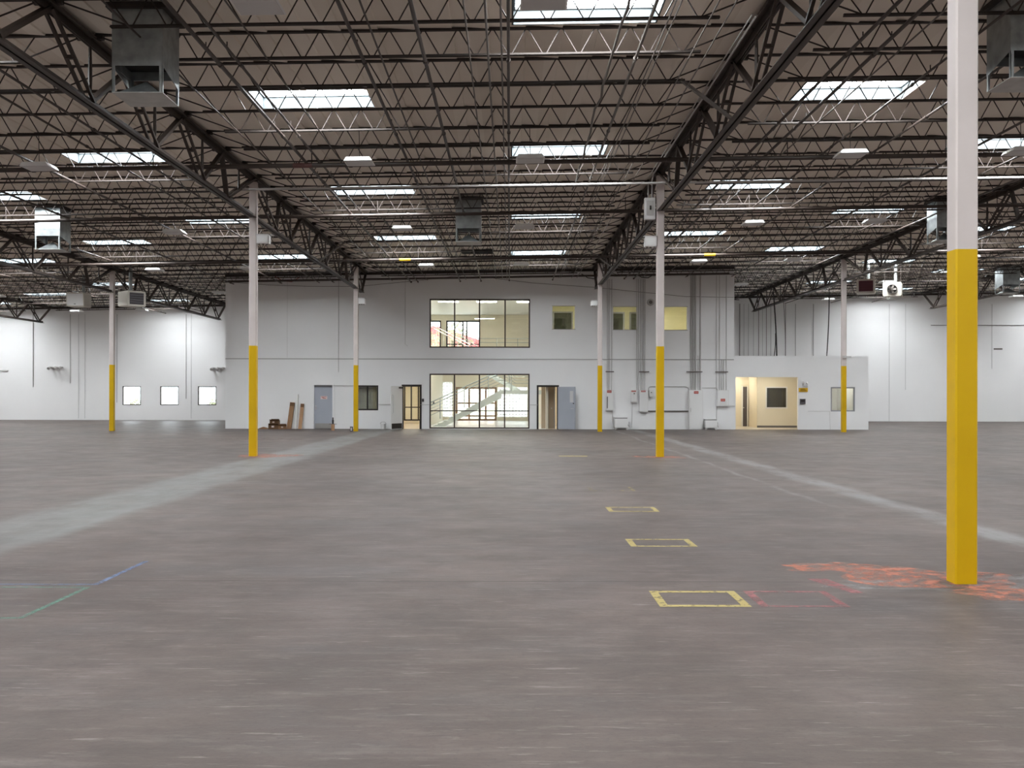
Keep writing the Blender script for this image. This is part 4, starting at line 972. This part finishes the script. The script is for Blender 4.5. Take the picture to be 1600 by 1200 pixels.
# ------------------------------------------------------------------ clutter at the foot of the office front
def carton(x, y, z, sx_, sy_, sz_, rz, lab, m):
    t = thing('cardboard_box', lab, 'cardboard box', (x, y, z), rz, group='cardboard left by the wall')
    b = MB(); q = .01
    b.box(-sx_, sx_, -sy_, -sy_+q, 0, sz_); b.box(-sx_, sx_, sy_-q, sy_, 0, sz_); b.box(-sx_, -sx_+q, -sy_+q, sy_-q, 0, sz_); b.box(sx_-q, sx_, -sy_+q, sy_-q, 0, sz_); b.box(-sx_+q, sx_-q, -sy_+q, sy_-q, 0, q)
    b.build('box_body', M[m], t)
    MB().bar((0, -sy_, sz_), (0, -sy_-.10, sz_+.05), sx_*1.9, .008).build('box_flap', M[m], t); MB().bar((0, sy_, sz_), (0, sy_-.14, sz_+.07), sx_*1.9, .008).build('box_flap', M[m], t)
    MB().box(-sx_*.35, sx_*.15, -sy_-.004, -sy_, sz_*.35, sz_*.75).build('paper_label', M['labelw'], t)
carton(fx(431), YF-.35, 0, .24, .20, .22, .05, 'lower open brown cardboard box of the small stack', 'carddark')
carton(fx(432), YF-.33, .235, .20, .17, .17, -.06, 'upper brown cardboard box on the small stack', 'carddark')
carton(fx(444), YF-.40, 0, .19, .18, .17, .3, 'small open brown box right of the stack', 'cardboard')
tag(MB().prism([(-.35, 0), (.10, 0), (.06, .05), (-.12, .10), (-.28, .04)], -.15, .12, 'y').build('crumpled_cardboard', M['cardboard'], None, (fx(418), YF-.3, 0)), 'flattened scrap of cardboard on the floor left of the boxes', 'cardboard')
def leaner(pxb, pxt, pyt, wd, dp, lab, m, nm, cat):
    t = thing(nm, lab, cat, (fx(pxb), YF-.28, 0)); dx_ = fx(pxt)-fx(pxb); h = fz(pyt)
    MB().bar((0, 0, 0), (dx_, .22, h), wd, dp, (0, 1, 0)).build('panel', M[m], t)
    MB().bar((dx_*.88, .19, h*.86), (dx_*.99, .215, h*.995), wd*1.03, dp*1.08, (0, 1, 0)).build('end_cap', M['carddark'], t)
leaner(453.5, 457.5, 629.5, .21, .10, 'long narrow brown carton leaning on the wall left of the plastic pipe', 'cardboard', 'leaning_carton', 'cardboard box')
leaner(470.5, 473, 631.5, .16, .05, 'narrow brown board leaning on the wall right of the plastic pipe', 'wood', 'leaning_board', 'board')
tag(MB().tube([(fx(463.5), YF-.25, 0), (fx(466), YF-.05, fz(617))], .035, 8).build('plastic_pipe', M['pvc']), 'white plastic pipe leaning on the wall between two brown boards', 'pipe')
t = thing('post_stub', 'short wooden post with a dark fitting on top, left of the far column', 'post', (fx(533), 46.6, 0)); MB().box(-.07, .07, -.07, .07, 0, .29).build('wood_block', M['wood'], t); MB().box(-.17, .17, -.06, .06, .29, .305).build('cross_plate', M['greypipe'], t); MB().tube([(0, 0, .305), (0, 0, .46), (0, 0, .52), (0, 0, .60)], [.04, .045, .025, .03], 8).build('dark_fitting', M['black'], t)
t = thing('floor_box', 'small dark metal box at the foot of the far column', 'box', (LINES[-1]-.16, 45.45, 0)); MB().box(-.06, .06, -.06, .06, 0, .22).build('housing', M['plaque'], t); MB().box(-.03, .03, -.07, -.06, .04, .17).build('face', M['conduit'], t)
t = thing('bucket', 'small pale bucket on the floor left of the open doorway', 'bucket', (fx(600), YF-.3, 0)); MB().tube([(0, 0, 0), (0, 0, .26)], [.11, .14], 14).build('pail', M['white'], t); MB().tube([(.14*math.cos(a*math.pi/8), .0, .25+.10*math.sin(a*math.pi/8)) for a in range(9)], .006, 5).build('bail_handle', M['greypipe'], t)

# ------------------------------------------------------------------ rear wall details
for i, h in enumerate(WINB):
    window('window_%d' % (20+i), h, YB+.04, M['bronze'], wd=.06, lab=['left', 'middle', 'right'][i]+' of three square windows low in the rear wall')
for i, px in enumerate((52, 110, 123, 133, 183, 291, 299)):
    py1 = [606, 600, 655, 655, 630, 624, 655][i]
    tag(MB().tube([(bx(px), YB-.03, bz(py1)), (bx(px), YB-.03, bz(492))], .016 if i in (0, 5) else .011, 6).build('wall_conduit', M['seam'] if i in (2, 3, 6) else M['greypipe']), f'thin vertical conduit on the left rear wall, {nth(i+1)} from the left', 'conduit', 'conduits on the left rear wall')
def dock_light(px, py, lab):
    t = thing('dock_light', lab, 'light fixture', (bx(px), YB, bz(py))); MB().box(-.42, .42, -.10, 0, -.04, .04).build('mounting_bar', M['conduit'], t)
    for s in (-.32, 0, .32): MB().tube([(s, -.10, .0), (s, -.28, -.02), (s, -.42, -.10)], [.07, .07, .10], 8).build('lamp_head', M['conduit'], t)
dock_light(88, 575, 'row of small floodlights on the left rear wall'); dock_light(341, 576, 'row of small floodlights at the office corner')
tag(MB().box(bx(-15), bx(13), YB-.06, YB, bz(581.5), bz(579.5)).build('wall_bar', M['conduit']), 'thin horizontal bar on the left rear wall', 'bar')
for i, px in enumerate((1389, 1414.5, 1549.5)):
    tag(MB().tube([(bx(px), YB-.03, bz([657, 608, 575][i])), (bx(px), YB-.03, bz(474))], .011, 6).build('wall_conduit', M['seam']), f'thin vertical conduit on the right rear wall, {nth(i+1)} from the left', 'conduit', 'conduits on the right rear wall')
tag(MB().tube([(bx(1454), YB-.03, bz(507)), (bx(1640), YB-.03, bz(507))], .018, 6).build('wall_conduit', M['greypipe']), 'horizontal conduit on the right rear wall', 'conduit')
tag(MB().box(bx(1552.5), bx(1566), YB-.02, YB, bz(545), bz(543)).build('wall_bracket', M['greypipe']), 'short grey bracket on the right rear wall', 'bracket')
for i, (px, m_, r) in enumerate(((1155.5, 'greypipe', .02), (1162, 'seam', .012), (1169, 'seam', .014), (1177, 'seam', .012), (1185, 'greypipe', .018), (1191, 'seam', .012), (1197, 'greypipe', .016), (1204, 'seam', .02), (1227, 'greypipe', .014), (1242.5, 'greypipe', .014), (1270.5, 'greypipe', .016))):
    tag(MB().tube([(bx(px), YB-.04, 0), (bx(px), YB-.04, bz(474))], r, 6).build('wall_conduit', M[m_]), f'vertical line on the rear wall above the low office, {nth(i+1)} from the left', 'conduit', 'lines on the rear wall above the low office')
def drop(px0, py0, px1, py1, Y, r, lab):
    s = Y/F; pts = []
    for k in range(7):
        u = k/6; pts.append(((px0+(px1-px0)*u-796.5)*s+.04*math.sin(3*u), Y, H-(py0+(py1-py0)*u-616)*s))
    tag(MB().tube(pts, r, 6).build('hanging_cable', M['cable']), lab, 'cable', 'cables dropping to the low office roof')
drop(1208, 455, 1213.5, 562, 54.0, .035, 'thick black cable pair dropping behind the low office, left one'); drop(1211.5, 520, 1208.5, 562, 54.1, .022, 'thin black cable crossing the thick one behind the low office'); drop(1295.5, 450, 1291, 562, 53.5, .028, 'black cable dropping behind the low office near the far column'); drop(1224, 470, 1227, 562, 54.2, .014, 'thin dark cable right of the thick one behind the low office')
# ------------------------------------------------------------------ outside
struct(MB().box(-70, 70, YB+.26, 130, -.35, -.25).build('ground', M['ground']), 'pale sunlit paving outside the windows', 'ground')
def shrub(x, y, h, r, seed, lab, name='shrub', trunk=0):
    rr = random.Random(seed); t = thing(name, lab, 'plant' if not trunk else 'tree', (x, y, -.25)); m = MB()
    for k in range(900 if trunk else 700):
        a, c, u = rr.uniform(0, 6.28), rr.uniform(-1, 1), rr.random()**.4
        s = math.sqrt(1-c*c); p = Vector((r*u*s*math.cos(a), r*u*s*math.sin(a), trunk+h/2+h/2*u*c))
        d = Vector((rr.uniform(-1, 1), rr.uniform(-1, 1), rr.uniform(-1, 1))).normalized()*.075*(1+trunk*.1); e = d.cross(Vector((.3, .5, .8))).normalized()*.045*(1+trunk*.1)
        m.quad(p-d, p+e, p+d, p-e)
    m.build('foliage', M['leaf'], t); MB().tube([(0, 0, 0), (0, 0, trunk+h*.5)], [.06, .03] if not trunk else [.16, .08], 6).build('stem', M['bark'], t)
shrub(bx(207)*1.06, 68.6, 1.9, .75, 2, 'dry bush outside the left square window'); shrub(bx(324)*1.1, 72, 1.7, .5, 3, 'dry bush outside the right square window')
shrub(bx(708)*1.14, 73, 3.2, 1.5, 5, 'tree outside the upper lobby window', 'tree', 4.2); shrub(bx(650)*1.14, 78, 3.0, 1.5, 6, 'tree outside the upper lobby window at its left edge', 'tree', 4.0)
t = thing('neighbour_building', 'low building with a red roof outside the upper lobby window', 'building', (-4.2, 80, -.25)); MB().box(-6, 4.5, 0, 6, 0, 4.3).build('wall', M['cream'], t); MB().prism([(-6.3, 4.3), (4.8, 4.3), (4.4, 5.6), (1.5, 6.3), (-1.5, 7.3), (-6.3, 7.3)], -.3, 6.3, 'y').build('roof', M['redroof'], t)
print('objects', len(bpy.data.objects))
